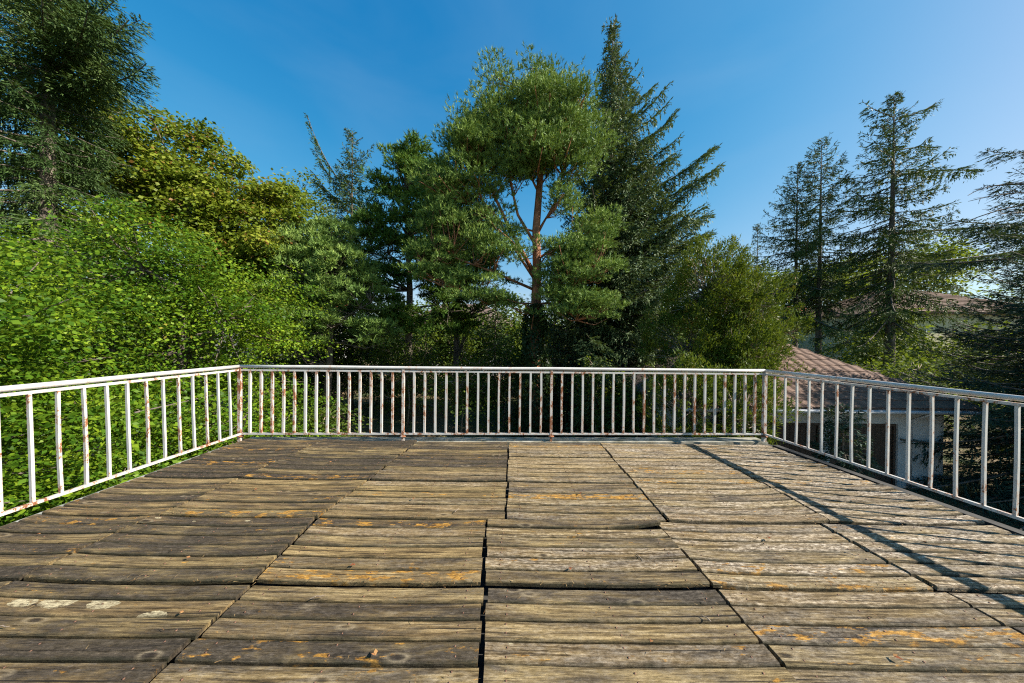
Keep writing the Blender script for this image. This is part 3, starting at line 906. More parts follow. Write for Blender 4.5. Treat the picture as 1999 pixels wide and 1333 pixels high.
def spruce(name, x, y, label, cat, group, top, z_low, prof, nbr, mat='spruce', bark='grey_bark', tr=.22, seed=1, up_=0.0, droop=.35, tip_up=.3, twig=.16, hang=.35, spray=(.15, .05), dens=1.0, lean=(0, 0), gaps=0.0, bare=0.0, extra=(), base=None, twl=.34, pts_per=.075, solid_top=True, maxtwig=1.1):
    """conifer of whorled boughs; prof(h, azimuth) -> bough length, h in 0..1 from z_low to top"""
    r_ = np.random.default_rng(seed)
    base = GZ if base is None else base
    def axis(z):
        t = (z - base) / (top - base)
        return np.array([x + lean[0] * t, y + lean[1] * t, z])
    VS = []; TI = []
    mb = MB()
    npt = 9
    zs = [base - .1 + (top - base + .1) * i / npt for i in range(npt + 1)]
    mb.tube([tuple(axis(z)) for z in zs], [max(.012, tr * (1 - (z - base) / (top - base) * .96)) for z in zs], 9)
    boughs = []
    for i in range(nbr):
        h = (i + r_.random()) / nbr
        h = h ** .92
        az = i * 2.39996 + r_.normal() * .35
        if r_.random() < gaps: continue
        L = prof(h, az) * (.72 + .42 * r_.random())
        if L < .12: continue
        z = z_low + (top - z_low) * h * .985
        s0 = up_ + (h - .45) * .8 + r_.normal() * .08
        boughs.append((z, az, L, s0, droop * (.6 + .8 * r_.random()) * (1.15 - h), tip_up * (.6 + .8 * r_.random()), dens))
    for e in extra: boughs.append(e)
    if solid_top:
        for i in range(10):
            z = top - .08 * i
            boughs.append((z, r_.random() * 6.28, .12 + .05 * i, 1.2, 0, 0, 1.0))
    for (z, az, L, s0, dr, tu, dn) in boughs:
        ns = max(3, int(L / .45) + 2)
        t = np.linspace(0, 1, ns)
        hd = np.array([math.cos(az), math.sin(az), 0])
        ln = np.array([-math.sin(az), math.cos(az), 0])
        wob = r_.normal() * .06
        def cur(t):
            t = np.asarray(t)[:, None]
            return axis(z)[None] + hd * L * t * .97 + ln * L * wob * np.sin(t * 2.6) + np.array([0, 0, 1.]) * L * (s0 * t - dr * 1.2 * t ** 1.6 + tu * t ** 3.2)
        c = cur(t)
        rad = [max(.006, .016 * L ** .8 * (1 - .8 * q) + .004) for q in t]
        mb.tube([tuple(p) for p in c], rad, 4, False)
        if dn <= 0:        # dead bough: bare side twigs
            for q_ in range(12):
                t0 = .3 + .68 * r_.random(); p0_ = cur([t0])[0]
                d_ = hd * (.5 + .4 * r_.random()) + ln * r_.normal() * .6 + np.array([0, 0, r_.normal() * .45 - .15]); l_ = (.25 + .5 * r_.random()) * (1.2 - t0)
                mb.tube([tuple(p0_), tuple(p0_ + d_ * l_ * .6), tuple(p0_ + d_ * l_ + np.array([0, 0, -.1 * l_]))], [.014, .010, .006], 3, False)
            continue
        nt_ = max(4, int(L / twig * dn))
        tt = bare + (1 - bare) * (r_.random(nt_) ** .8)
        tt = np.clip(tt, .04, 1)
        B = cur(tt); B2 = cur(np.clip(tt + .02, 0, 1.02)); fwd = unit(B2 - B)
        side_ = np.where(r_.random(nt_) < .5, 1., -1.)[:, None]
        ang = (.75 + .35 * r_.random(nt_))[:, None]
        td = unit(fwd * np.cos(ang) + ln * side_ * np.sin(ang) + np.array([0, 0, 1.]) * (r_.normal(size=(nt_, 1)) * .16 - .10))
        tl = np.minimum(maxtwig, twl * L * (1.06 - tt) ** .7 + .10) * (.55 + .7 * r_.random(nt_))
        # points along each twig and along the bough itself
        m_ = np.maximum(2, (tl / (pts_per * .66))).astype(int)
        idx = np.repeat(np.arange(nt_), m_)
        u = r_.random(len(idx))
        hg = hang * (.4 + .9 * r_.random(nt_))[idx] * (.5 + .5 * min(1, L / 1.5))
        P = B[idx] + td[idx] * (tl[idx] * u)[:, None]
        P[:, 2] -= tl[idx] * u ** 1.7 * .25
        # hanging sprays (curtain) fall from the twig
        drop = r_.random(len(idx)) ** 1.5 * hg * np.where(r_.random(len(idx)) < .55, 1., .15)
        P[:, 2] -= drop
        dd = unit(td[idx] * (1.0 - .7 * np.minimum(1, drop / .3))[:, None] + np.array([0, 0, -1.]) * (.15 + 2.2 * drop)[:, None] + r_.normal(size=(len(idx), 3)) * .20)
        VS.append((P, dd))
        nb = max(4, int(L * 14 * min(1, dn * 1.3)))
        tb = bare + (1 - bare) * r_.random(nb)
        Pb = cur(tb); fb = unit(cur(tb + .02) - Pb)
        VS.append((Pb, unit(fb + r_.normal(size=(nb, 3)) * .38 + np.array([0, 0, .15]))))
        TI.append(.5 * r_.random() + .5 * r_.random(nt_)[idx]); TI.append(np.full(nb, r_.random()))
    P = np.concatenate([v[0] for v in VS]); D = np.concatenate([v[1] for v in VS]); T = np.concatenate(TI)
    n = len(P)
    s = .7 + .6 * r_.random(n)
    V1 = needles(P, D, unit(rdir(n) + np.array([0, 0, .6])), spray[0] * .80 * s, spray[1] * .78 * s)
    ok = V1[:, :, 2].min(1) > base + .02
    tint = np.clip(T * .65 + .35 * r_.random(n), 0, 1)
    root = plant_root(name, x, y, label, cat, group)
    attach('crown', quads_mesh('crown', V1[ok], tint[ok]), M[mat], root)
    attach('trunk', mb.mesh('trunk'), M[bark], root)
    print(name, int(ok.sum()))
    return root

# ------------------------------------------------------------------ houses
def house(name, label, x0, x1, y0, y1, ze, zr, wall, roofm, wins, hip=True, ov=.45, chimney=None, rows=0):
    root = tag(empty(name, ((x0 + x1) / 2, y0, GZ)), label, 'house' if name != 'garage' else 'garage')
    ox, oy, oz = root.location
    mb = MB(); mb.box((x0 - ox, 0, 0), (x1 - ox, y1 - y0, ze - oz)); mb.build('wall', M[wall], root)
    X0, X1, Y0, Y1 = x0 - ov - ox, x1 + ov - ox, -ov, y1 - y0 + ov
    zz = ze - oz; dr = (Y1 - Y0) / 2
    ins = dr if hip else 0
    a = (X0 + ins, (Y0 + Y1) / 2, zr - oz); b = (X1 - ins, (Y0 + Y1) / 2, zr - oz)
    mb = MB()
    c = [(X0, Y0, zz), (X1, Y0, zz), (X1, Y1, zz), (X0, Y1, zz)]
    mb.add(c + [a, b], [(0, 1, 5, 4), (1, 2, 5), (2, 3, 4, 5), (3, 0, 4)])
    mb.add([(p[0], p[1], zz - .14) for p in c] + c, [(0, 3, 2, 1), (0, 1, 5, 4), (1, 2, 6, 5), (2, 3, 7, 6), (3, 0, 4, 7)])
    roof = mb.build('roof', M[roofm], root)
    if rows:       # raised tile courses on the slope that faces the terrace, one mesh
        mb = MB()
        for i in range(rows):
            t = i / rows
            q = lambda p, r: tuple(p[k] + (r[k] - p[k]) * t for k in range(3))
            A = q(c[0], a); B_ = q(c[1], b)
            mb.bar((A[0] + .05, A[1] - .01, A[2] + .03), (B_[0] - .05, B_[1] - .01, B_[2] + .03), .10, .03)
        o = mb.build('tile', M[roofm], roof); o['kind'] = 'stuff'
    if chimney:
        cx, cz = chimney; mb = MB(); mb.box((cx - ox - .35, (Y0+Y1)/2 - .3, zz), (cx - ox + .35, (Y0+Y1)/2 + .3, cz - oz)); mb.build('chimney', M['plaster'], roof)
    for (wx, wz, ww, wh) in wins:
        mb = MB(); X, Z = wx - ox, wz - oz; f = .07
        for s in ((X - ww/2, X + ww/2, Z - wh/2, Z - wh/2 + f), (X - ww/2, X + ww/2, Z + wh/2 - f, Z + wh/2),
                  (X - ww/2, X - ww/2 + f, Z - wh/2 + f, Z + wh/2 - f), (X + ww/2 - f, X + ww/2, Z - wh/2 + f, Z + wh/2 - f), (X - f/2, X + f/2, Z - wh/2 + f, Z + wh/2 - f)):
            mb.box((s[0], -.05, s[2]), (s[1], .03, s[3]))
        w = mb.build('window', M['frame'], root)
        mb = MB(); mb.box((X - ww/2 + .02, -.02, Z - wh/2 + .02), (X + ww/2 - .02, -.004, Z + wh/2 - .02)); mb.build('pane', M['glass'], w)
        mb = MB(); mb.box((X - ww/2 - .08, -.14, Z - wh/2 - .07), (X + ww/2 + .08, .02, Z - wh/2 - .003)); mb.build('sill', M['plaster'], w)
    return root, roof

house('house', 'far house with mauve brown hipped roof showing between the pine trunks', -14.5, 1.0, 38, 48, 2.9, 6.3, 'white_plaster', 'dark_tile', [(-11.5, 1.6, 1.3, 1.3), (-3.2, 1.6, 1.3, 1.3), (-7.2, 1.6, 1.3, 1.3), (-12, -1.3, 1.3, 1.4), (-4, -1.3, 1.3, 1.4)], rows=14, chimney=(-2.5, 7.2))
house('house', 'far house with orange red roof glimpsed beside the yellowing maple', -30, -20.5, 30.5, 38, 5.0, 8.8, 'white_plaster', 'red_tile', [(-24, 2.6, 1.3, 1.4), (-21.8, 2.6, 1.0, 1.4), (-24, -.6, 1.3, 1.4)], rows=12)
house('house', 'cream yellow house with brown tiled roof behind the right hand spruces', 32.5, 48, 26, 37, 4.1, 6.9, 'yellow_plaster', 'tile', [(34.7, 2.0, 1.5, 1.5), (40.5, 1.9, 1.5, 1.5), (44.5, 1.9, 1.5, 1.5)], rows=16)
house('house', 'small pale house with light red roof far beyond the garage', 41, 52, 46, 54, 4.8, 7.4, 'white_plaster', 'red_tile', [(43.5, 2.6, 1.3, 1.3), (48, 2.6, 1.3, 1.3)], rows=8)

# garage with single clay tiles
gx0, gx1, gy0, gy1 = 5.5, 13.35, 9.35, 15.2
ge, gr = -0.58, 1.42
garage = tag(empty('garage', ((gx0 + gx1) / 2, gy0, GZ)), 'low pale garage with brown clay tiled hipped roof and dark doors below the right railing', 'garage')
ox, oy, oz = garage.location
mb = MB()
dz = -1.13 - oz     # top of the door openings
X = lambda v: v - ox
T_ = .22
zt = ge - oz
doors = [(5.9, 9.6), (9.85, 11.95)]
# front wall with two openings, side and back walls
def wallbox(a, b): mb.box(a, b)
wallbox((X(gx0), 0, dz), (X(gx1), T_, zt))
edges_ = [gx0] + [v for d in doors for v in d] + [gx1]
for i in range(0, len(edges_), 2):
    wallbox((X(edges_[i]), 0.001, 0), (X(edges_[i + 1]), T_ - .001, dz - .0005))
wallbox((X(gx0), T_ + .001, 0), (X(gx0) + T_, gy1 - gy0, zt)); wallbox((X(gx1) - T_, T_ + .001, 0), (X(gx1), gy1 - gy0, zt))
wallbox((X(gx0) + T_ + .001, gy1 - gy0 - T_, 0), (X(gx1) - T_ - .001, gy1 - gy0, zt))
mb.build('wall', M['plaster'], garage)
for (a, b) in doors:
    fr = MB()
    fr.box((X(a) + .002, .05, 0), (X(a) + .08, .15, dz - .002)); fr.box((X(b) - .08, .05, 0), (X(b) - .002, .15, dz - .002)); fr.box((X(a) + .081, .05, dz - .09), (X(b) - .081, .15, dz - .002))
    d = fr.build('door', M['brown_boards'], garage)
    nbd = int((b - a - .18) / .16); w = (b - a - .18) / nbd
    bm_ = MB(); bm_.box((0.004, .085, .02), (w - .004, .115, dz - .10)); me = bm_.mesh('board')
    for k in range(nbd):
        link('board', me, M['brown_boards'], d, (X(a) + .09 + k * w, random.uniform(-.004, .004), 0))
# roof shell
ov = .48
rx0, rx1, ry0, ry1 = X(gx0 - ov), X(gx1 + ov), -ov, gy1 - gy0 + ov
half = (ry1 - ry0) / 2
zr = gr - oz
c = [(rx0, ry0, zt), (rx1, ry0, zt), (rx1, ry1, zt), (rx0, ry1, zt)]
ra_, rb_ = (rx0 + half, ry0 + half, zr), (rx1 - half, ry0 + half, zr)
mb = MB()
mb.add(c + [ra_, rb_], [(0, 1, 5, 4), (1, 2, 5), (2, 3, 4, 5), (3, 0, 4)])
mb.add([(p[0], p[1], zt - .10) for p in c] + c, [(0, 3, 2, 1), (0, 1, 5, 4), (1, 2, 6, 5), (2, 3, 7, 6), (3, 0, 4, 7)])
roof = mb.build('roof', M['dark_tile'], garage)
slope = math.atan2(zr - zt, half)
sl = math.hypot(zr - zt, half)
tm = MB()
tw, tl_ = 0.345, 0.36
vs = []
for j, yy in enumerate((0, tl_ + .03)):
    for k_, (xx, zz) in enumerate(((0.004, .012), (.06, .032), (.15, .036), (.22, .018), (.30, .014), (tw - .004, .030))):
        vs.append((xx, yy, zz + (.022 if j == 0 else 0)))
        vs.append((xx, yy, zz - .014 + (.022 if j == 0 else 0)))
fs = []
for k_ in range(5):
    a0 = 2 * k_; b0 = a0 + 12
    fs.append((a0, a0 + 2, b0 + 2, b0)); fs.append((a0, a0 + 1, a0 + 3, a0 + 2))
tm.add(vs, fs)
tile_me = tm.mesh('tile')
nrow = int(sl / tl_)
for i in range(nrow):
    s_ = i * tl_
    t = s_ / sl
    a = rx0 + half * t * 1.0; b = rx1 - half * t * 1.0
    k0 = int((b - a) / tw)
    st = a + ((b - a) - k0 * tw) / 2
    for k_ in range(k0):
        o = link('tile', tile_me, M['tile'], roof, (st + k_ * tw, ry0 - .03 + s_ * math.cos(slope), zt + .012 + s_ * math.sin(slope) + random.uniform(0, .006)), (slope, random.uniform(-.02, .02), random.uniform(-.01, .01)))
# ridge and hip caps
mb = MB(); mb.tube([c[1], rb_], .07, 6); mb.tube([c[0], ra_], .07, 6); mb.tube([ra_, rb_], .075, 6)
mb.build('ridge_cap', M['tile'], roof)
mb = MB(); mb.tube([(rx0, ry0 - .085, zt - .06), (rx1, ry0 - .085, zt - .075)], .055, 8); mb.build('gutter', M['gutter'], garage)
mb = MB(); mb.tube([(X(12.25), ry0 - .06, zt - .10), (X(12.25), -.06, zt - .42), (X(12.25), -.06, 0.05)], .04, 8); mb.build('downpipe', M['gutter'], garage)

# ------------------------------------------------------------------ left side: hornbeams and maple
broadleaf('hornbeam_tree', -9.0, 5.0, 'dense bright green hornbeam filling the view behind the left railing', 'tree', None,
          [(-9.0, 4.8, -0.6, 3.3, 3.2, 3.2), (-8.2, 4.3, -2.2, 2.9, 2.9, 1.6), (-8.2, 2.6, -1.6, 2.7, 2.2, 2.1), (-11.5, 4.4, .6, 3, 3, 3.0), (-8.9, 4.9, 1.5, 1.9, 1.8, 1.9)],
          1650, .50, 70, .084, .056, 'hornbeam', 'grey_bark', [(-9.3, 5.2, GZ - .1), (-9.2, 5.1, -1.5), (-9.0, 5, .5), (-8.9, 4.9, 2)], .16, rmin=.35, updown=.1, flat=.13, twig_every=16, jit=.8, bmp=.2, droop=.3, sub=(34, .36, .36, .80), fill=.8)
broadleaf('hornbeam_tree', -10.0, 9.2, 'bright green hornbeam reaching toward the far left corner of the railing', 'tree', None,
          [(-10.4, 9.2, 0.9, 3.6, 3.0, 3.7), (-9.0, 9.4, -1.4, 2.9, 2.8, 2.0), (-12.5, 8.8, 1.3, 3.4, 3, 3.5), (-8.3, 9.0, -2.2, 2.3, 2.4, 1.3), (-10.9, 9.0, 3.3, 2.2, 1.8, 2.1), (-8.7, 9.2, 1.9, 1.5, 1.5, 1.6)],
          1600, .54, 60, .090, .060, 'hornbeam', 'grey_bark', [(-10.3, 9.4, GZ - .1), (-10.2, 9.3, -1.2), (-10.1, 9.3, .8), (-10, 9.2, 2.8)], .2, rmin=.35, updown=.1, flat=.13, twig_every=16, jit=.8, bmp=.2, droop=.3, sub=(34, .36, .36, .80), fill=.8)
broadleaf('maple_tree', -15.2, 14.2, 'tall yellowing maple with brown tinged leaves above the green hornbeams', 'tree', None,
          [(-17.3, 14.0, 10.0, 2.3, 2, 2.3), (-19.0, 14.0, 8.6, 2.6, 2, 2.6), (-15.3, 14.0, 8.8, 2.5, 2, 2.3), (-13.5, 14.0, 7.6, 2.4, 2, 2.2), (-11.9, 14.0, 6.2, 2.5, 2, 2.3), (-10.7, 14.0, 4.8, 2.0, 1.8, 2.1), (-16.5, 14, 5.8, 4.2, 2.6, 2.8), (-13.0, 13.4, 4.4, 3.2, 2.0, 2.6), (-10.9, 13.8, 2.6, 2.0, 1.6, 2.0)],
          2300, .46, 38, .155, .115, 'maple', 'grey_bark', [(-15.2, 14.4, GZ - .1), (-15.3, 14.4, 0), (-15.0, 14.2, 3.5), (-14.6, 14.1, 6.5), (-14.8, 14, 8.5)], .26, rmin=.3, updown=.15, flat=.20, twig_every=3, droop=.5, bmp=.25, sub=(11, .40, .62, .90), fill=.25)

def P1(h, az):
    return (3.0 - (1.3 if h < .52 else 1.9) * math.cos(az)) * (1 - h) ** .32
spruce('spruce_tree', -15.6, 10.2, 'huge dark spruce rising out of the top left corner of the view', 'tree', None,
       19.0, 0.5, P1, 225, 'spruce', 'grey_bark', .30, seed=5, up_=-.05, droop=.30, tip_up=.28, twig=.046, hang=.30, spray=(.125, .036), pts_per=.034,
       extra=[(10.0, -.15, 3.5, .30, .10, .20, 2.2), (9.7, -.02, 3.3, .16, .12, .22, 2.2), (9.9, -.4, 3.3, .25, .12, .2, 2.0), (10.4, -.2, 3.3, .30, .1, .22, 2.2), (9.4, -.25, 2.6, .14, .1, .2, 2.0), (11.2, -.3, 2.6, .45, .1, .25, 2.0), (12.0, -.35, 2.3, .5, .1, .25, 2.0), (12.6, -.1, 2.2, .55, .1, .25, 2.0), (10.6, .1, 3.0, .38, .12, .25, 2.0), (10.1, -.6, 3.2, .28, .12, .25, 2.0)])

# ------------------------------------------------------------------ middle: pines and spruces
broadleaf('lime_tree', -15.5, 22.5, 'pale yellow green broadleaf tree behind the gap between maple and pines', 'tree', None,
          [(-15.6, 22, 9.6, 2.6, 2.6, 3.6), (-13.5, 22, 6.2, 3.2, 2.6, 4.0), (-16.5, 22.5, 5, 3.6, 3, 4)], 800, .8, 22, .22, .14, 'lime', 'grey_bark',
          [(-15, 22.4, GZ - .1), (-15, 22.3, 3), (-15.2, 22.2, 8)], .25, rmin=.3, sub=(8, .42, .7))
def P2(h, az): return 3.3 * (1 - h) ** .80 + .25
spruce('spruce_tree', -10.3, 19.4, 'thin topped spruce with one bare leaning side leader left of the pines', 'tree', None,
       14.4, -1.5, P2, 165, 'spruce', 'grey_bark', .2, seed=11, up_=-.05, droop=.25, tip_up=.3, twig=.075, hang=.30, spray=(.16, .06), gaps=.03, pts_per=.055, twl=.5,
       extra=[(10.4, 3.3, 2.7, 1.0, -.2, .5, 1.8), (10.9, 2.6, 1.6, .9, 0, .3, 1.6), (9.6, 3.0, 3.0, .55, 0, .3, 1.8), (10.2, 3.2, 2.4, .75, -.1, .4, 1.6), (12.4, .2, 1.3, .9, 0, .2, 1.5)])
pine('pine_tree', -5.75, 17, 'dark green black pine with rounded top standing left of the tall pine', 'tree', None,
     [(-6.3, 17, 10.4, 1.5, 1.5, 1.9), (-5.0, 16.8, 9.2, 1.9, 1.6, 1.8), (-7.2, 17, 8.8, 1.5, 1.5, 1.5), (-5.4, 17, 7.2, 2.4, 2, 1.5), (-7.3, 16.8, 6.4, 1.9, 1.6, 1.2), (-3.8, 16.8, 6.2, 1.8, 1.5, 1.2), (-4.2, 16.5, 4.9, 2.0, 1.6, 1.0), (-7.4, 16.6, 4.6, 1.9, 1.5, .9), (-4.0, 16.4, 3.4, 1.8, 1.4, .8), (-7.0, 16.4, 3.0, 1.8, 1.4, .8), (-5.4, 16.3, 1.9, 1.7, 1.3, .6)],
     430, .50, 25, 'black_pine', 'grey_bark', [(-5.75, 17, GZ - .1), (-5.8, 17, 0), (-5.75, 17, 4), (-5.9, 17, 7), (-6.1, 17, 11.6)], .25,
     limbs=[([(-5.8, 17, 4.6), (-4.6, 16.8, 5.4), (-3.4, 16.6, 6.2)], .07), ([(-5.8, 17, 5.2), (-6.9, 16.8, 6), (-7.8, 16.7, 6.6)], .06), ([(-5.75, 17, 3.0), (-4.2, 16.7, 3.2), (-2.4, 16.4, 4.4)], .06), ([(-5.8, 17, 2.2), (-4.4, 16.8, 2.8), (-2.6, 16.6, 2.9)], .05)],
     tuft=(9, .20, .046), seed=2.0)
pine('pine_tree', -8.4, 13.6, 'shorter blue green pine with soft tufts in front of the dark pines', 'tree', None,
     [(-8.6, 13.4, 5.2, 1.5, 1.4, 1.3), (-7.6, 13.2, 4.3, 1.7, 1.4, 1.2), (-9.4, 13.4, 3.9, 1.4, 1.4, 1.2), (-6.6, 13.2, 3.2, 1.5, 1.3, .9), (-8.9, 13.3, 2.5, 1.6, 1.3, .9), (-6.3, 13.3, 1.6, 1.4, 1.2, .6), (-9.0, 13.2, 1.2, 1.3, 1.2, .6)],
     360, .42, 25, 'scots', 'grey_bark', [(-8.5, 13.8, GZ - .1), (-8.3, 13.8, 0), (-8.1, 13.6, 2.8), (-8.3, 13.5, 5.6)], .18,
     limbs=[([(-8.2, 13.7, 1.6), (-7.2, 13.5, 2.4), (-6.2, 13.3, 2.9)], .05), ([(-8.2, 13.7, 1.0), (-7.2, 13.5, 1.2), (-6.2, 13.3, 1.5)], .05)], tuft=(9, .17, .034), seed=4.0)
# the tall scots pine
pt = [(1.05, 14, GZ - .1), (1.05, 14, 0), (1.08, 14, 2.6), (1.12, 14, 4.6), (1.05, 14, 6.4), (1.2, 14, 8.6), (1.3, 13.9, 10.5), (1.2, 13.9, 12.6)]
pl_ = [([(1.1, 14, 4.2), (-.1, 13.7, 6.2), (-.9, 13.5, 7.8), (-1.6, 13.4, 8.9)], .11),
       ([(1.1, 14, 4.0), (.4, 13.6, 4.9), (-.8, 13.3, 6.8), (-2.0, 13.2, 8.0)], .08),
       ([(1.1, 14, 5.6), (.2, 13.8, 7.0), (-.2, 13.7, 8.6), (-.4, 13.6, 10.2)], .08),
       ([(1.08, 14, 6.2), (1.9, 13.8, 7.6), (2.2, 13.8, 8.8), (2.7, 13.7, 10)], .09),
       ([(1.08, 14, 5.0), (1.9, 14, 5.6), (2.9, 13.9, 6.2)], .07),
       ([(1.2, 14, 8.0), (.6, 14, 9.2), (.1, 14, 10.6)], .06), ([(1.2, 14, 8.4), (1.9, 14, 9.4), (2.3, 14, 11)], .06),
       ([(1.05, 14, 3.3), (2.0, 13.6, 3.7), (3.2, 13.3, 4.0)], .07), ([(1.05, 14, 3.0), (2.2, 13.5, 3.0), (2.8, 13.2, 2.2)], .06),
       ([(1.1, 14, 3.6), (-.8, 13.5, 4.3), (-2.6, 13.2, 4.9), (-3.8, 13.0, 4.6)], .07),
       ([(1.1, 14, 3.0), (-.6, 13.6, 3.0), (-2.4, 13.3, 3.6)], .05), ([(1.1, 14, 6.3), (-.4, 13.8, 6.6), (-2, 13.6, 7.4)], .05)]
pine('pine_tree', 1.05, 14, 'tall broad crowned scots pine with orange trunk in the middle of the view', 'tree', None,
     [(1.3, 14, 12.9, 1.3, 1.4, 1.4), (-.6, 13.8, 12.0, 1.2, 1.3, 1.2), (2.6, 13.9, 11.8, 1.1, 1.2, 1.1), (0.8, 13.6, 11.2, 2.1, 1.3, 1.6), (0.3, 13.3, 9.3, 2.3, 1.2, 1.1), (-1.6, 13.5, 10.6, 1.2, 1.2, 1.2), (-2.3, 13.3, 9.6, 1.2, 1.2, 1.1), (-.8, 13.1, 5.7, 1.4, .9, .7), (-3.2, 13.1, 7.9, 1.2, 1.1, .8), (0.2, 13.8, 11.0, 1.9, 1.6, 1.6), (2.6, 13.9, 10.9, 1.5, 1.5, 1.7), (-1.0, 13.5, 9.6, 1.4, 1.5, 1.5), (1.6, 13.2, 9.6, 2.1, 1.5, 1.4), (-2.0, 13.3, 8.6, 1.7, 1.4, 1.4), (-2.8, 13.2, 7.4, 1.1, 1.2, .8), (-1.2, 13.3, 7.3, 1.3, 1.0, .7), (2.2, 13.2, 7.4, 1.0, .9, .7), (.2, 13.2, 8.9, 1.5, 1.2, 1.0), (2.6, 13.4, 9.2, 1.4, 1.3, 1.3),
      (-2.4, 13.2, 6.6, 1.4, 1.3, .9), (-1.6, 13.3, 5.3, 1.9, 1.4, .8), (-3.4, 13.2, 4.9, 1.3, 1.2, .7), (2.9, 13.2, 4.6, 1.5, 1.2, 1.0), (3.3, 13.2, 5.8, 1.3, 1.1, .9), (2.2, 13.0, 3.9, 1.3, 1.1, .8), (2.3, 13.0, 3.0, 1.6, 1.1, .8), (-2.0, 13.2, 3.6, 1.6, 1.3, .6), (3.3, 13.4, 6.2, .9, 1, .6), (-0.9, 12.9, 2.9, 1.2, 1, .5), (-3.0, 13.0, 5.9, 1.4, 1.2, .8), (-2.9, 13.2, 4.0, 1.5, 1.2, .6), (2.0, 12.8, 5.0, 1.1, 1.0, .6), (-.5, 12.9, 4.9, 1.0, .8, .5), (3.4, 12.8, 2.6, 1.2, 1, .7)],
     1600, .55, 24, 'scots', 'pine_bark', pt, .29, pl_, tuft=(9, .15, .027), seed=1.3, rmin=.15, sub=(10, .50, .75, .68, .2))
def P3(h, az):
    r0 = 4.3 * (1 - h) ** .78
    if h > .52: r0 *= .80
    c_ = math.cos(az)
    return r0 * (1 + (.45 if .3 < h < .85 else .22) * max(0, c_)) + .12
spruce('spruce_tree', 5.3, 16.6, 'tallest grey green spruce with open pointed top beside the scots pine', 'tree', None,
       18.6, -2.6, P3, 450, 'grey_spruce', 'grey_bark', .3, seed=21, up_=.16, droop=.16, tip_up=.26, twig=.078, hang=.34, spray=(.175, .070), pts_per=.056, gaps=.0, twl=.50,
       extra=[(8.4, -.1, 5.3, .50, .05, .15, 2.0), (7.6, -.3, 5.2, .42, .05, .1, 2.0), (6.2, -.15, 5.2, .32, .05, .12, 2.0), (5.4, -.2, 5.0, .25, .05, .12, 2.0), (6.8, .2, 4.6, .4, .05, .1, 1.), (12, -.1, 3.0, .5, 0, .2, 1.1), (13.5, .1, 2.5, .6, 0, .2, 1.1), (12.6, -.3, 2.9, .55, 0, .2, 1.1), (10.8, -.2, 3.3, .55, 0, .2, 1.1)]
       + [(z_, a_, 5.0 - .20 * (z_ - 4) - 2.2 * abs(a_) ** 1.3, .30 + .035 * z_ * (1 - abs(a_)), .05 + .05 * abs(a_), .12, 1.35) for z_, a_ in ((4.2, .3), (4.6, -.35), (5.0, .1), (5.7, -.5), (6.6, .35), (7.0, -.25), (7.4, .55), (8.0, .2), (8.8, -.45), (9.4, .1), (9.9, -.2), (10.3, .4), (11.2, .1), (3.6, 0), (3.2, -.4))])
pine('pine_tree', -3.4, 19.0, 'shaded dark pine half hidden behind the left limbs of the scots pine', 'tree', None,
     [(-3.6, 19, 9.8, 1.9, 1.6, 2.0), (-4.6, 19, 7.8, 1.7, 1.5, 1.5), (-2.6, 19, 7.6, 1.8, 1.5, 1.6), (-4.2, 18.8, 5.8, 2.3, 1.6, 1.2), (-1.8, 18.8, 5.2, 2.0, 1.5, 1.2), (-4.4, 18.6, 3.9, 1.8, 1.4, .8), (-2.2, 18.6, 3.4, 1.7, 1.2, .8), (-4.0, 18.4, 2.2, 1.9, 1.2, .7)],
     330, .55, 24, 'black_pine', 'grey_bark', [(-3.4, 19, GZ - .1), (-3.5, 19, 0), (-3.4, 19, 5), (-3.6, 19, 10.5)], .22, tuft=(9, .20, .046), seed=6.0)
for (sx_, sy_, st_, sl_) in ((-8.2, 21.0, 6.6, 'young dark spruce between black pine and short pine'), (-1.2, 21.5, 5.2, 'young dark spruce in front of the mauve roofed house'),
                             (2.8, 20.2, 6.4, 'young dark spruce in the gap right of the scots pine trunk'), (9.2, 20.0, 5.6, 'young dark spruce behind the juniper'), (-12.6, 20.0, 6.0, 'young dark spruce behind the maple edge')):
    spruce('spruce_tree', sx_, sy_, sl_, 'tree', 'young spruces in the shade of the pines', st_, -2.8, lambda h, az: 2.3 * (1 - h) ** .8 + .1, 85, 'spruce', 'grey_bark', .12, seed=int(60 + sx_), twig=.12, hang=.3, spray=(.20, .08), pts_per=.085)
# junipers / cypress
def cypress(name, x, y, label, lobes, nclump, cr, sprays, mat='juniper', seed=1.0, size=(.16, .055)):
    P, D, k = sample_lobes(lobes, nclump, .5, .26, seed, .1)
    n = nclump * sprays
    ax = unit(D * .75 + np.array([.12, 0, .75]) + rng.normal(size=(nclump, 3)) * .25)
    A = np.repeat(ax, sprays, 0); sz = np.repeat(cr * (.6 + .8 * rng.random(nclump)), sprays)
    u = rng.random(n)
    C = np.repeat(P, sprays, 0) + A * (u * sz)[:, None] + rng.normal(size=(n, 3)) * (sz * .30 * (1.1 - u * .8))[:, None]
    d = unit(A + rng.normal(size=(n, 3)) * .45)
    s = .6 + .8 * rng.random(n)
    V = needles(C, d, rdir(n), size[0] * s, size[1] * s)
    tint = np.clip(rng.random(n) * .55 + np.repeat(rng.random(nclump), sprays) * .45, 0, 1)
    root = plant_root(name, x, y, label, 'tree')
    ok = V[:, :, 2].min(1) > GZ + .03
    attach('crown', quads_mesh('crown', V[ok], tint[ok]), M[mat], root)
    mb = MB(); skeleton(mb, [(x, y, GZ - .1), (x, y, -1.5), (x + .1, y, .5), (x + .2, y, 3)], .14, lobes, P, 1, .010)
    attach('trunk', mb.mesh('trunk'), M['pale_bark'], root)
    return root
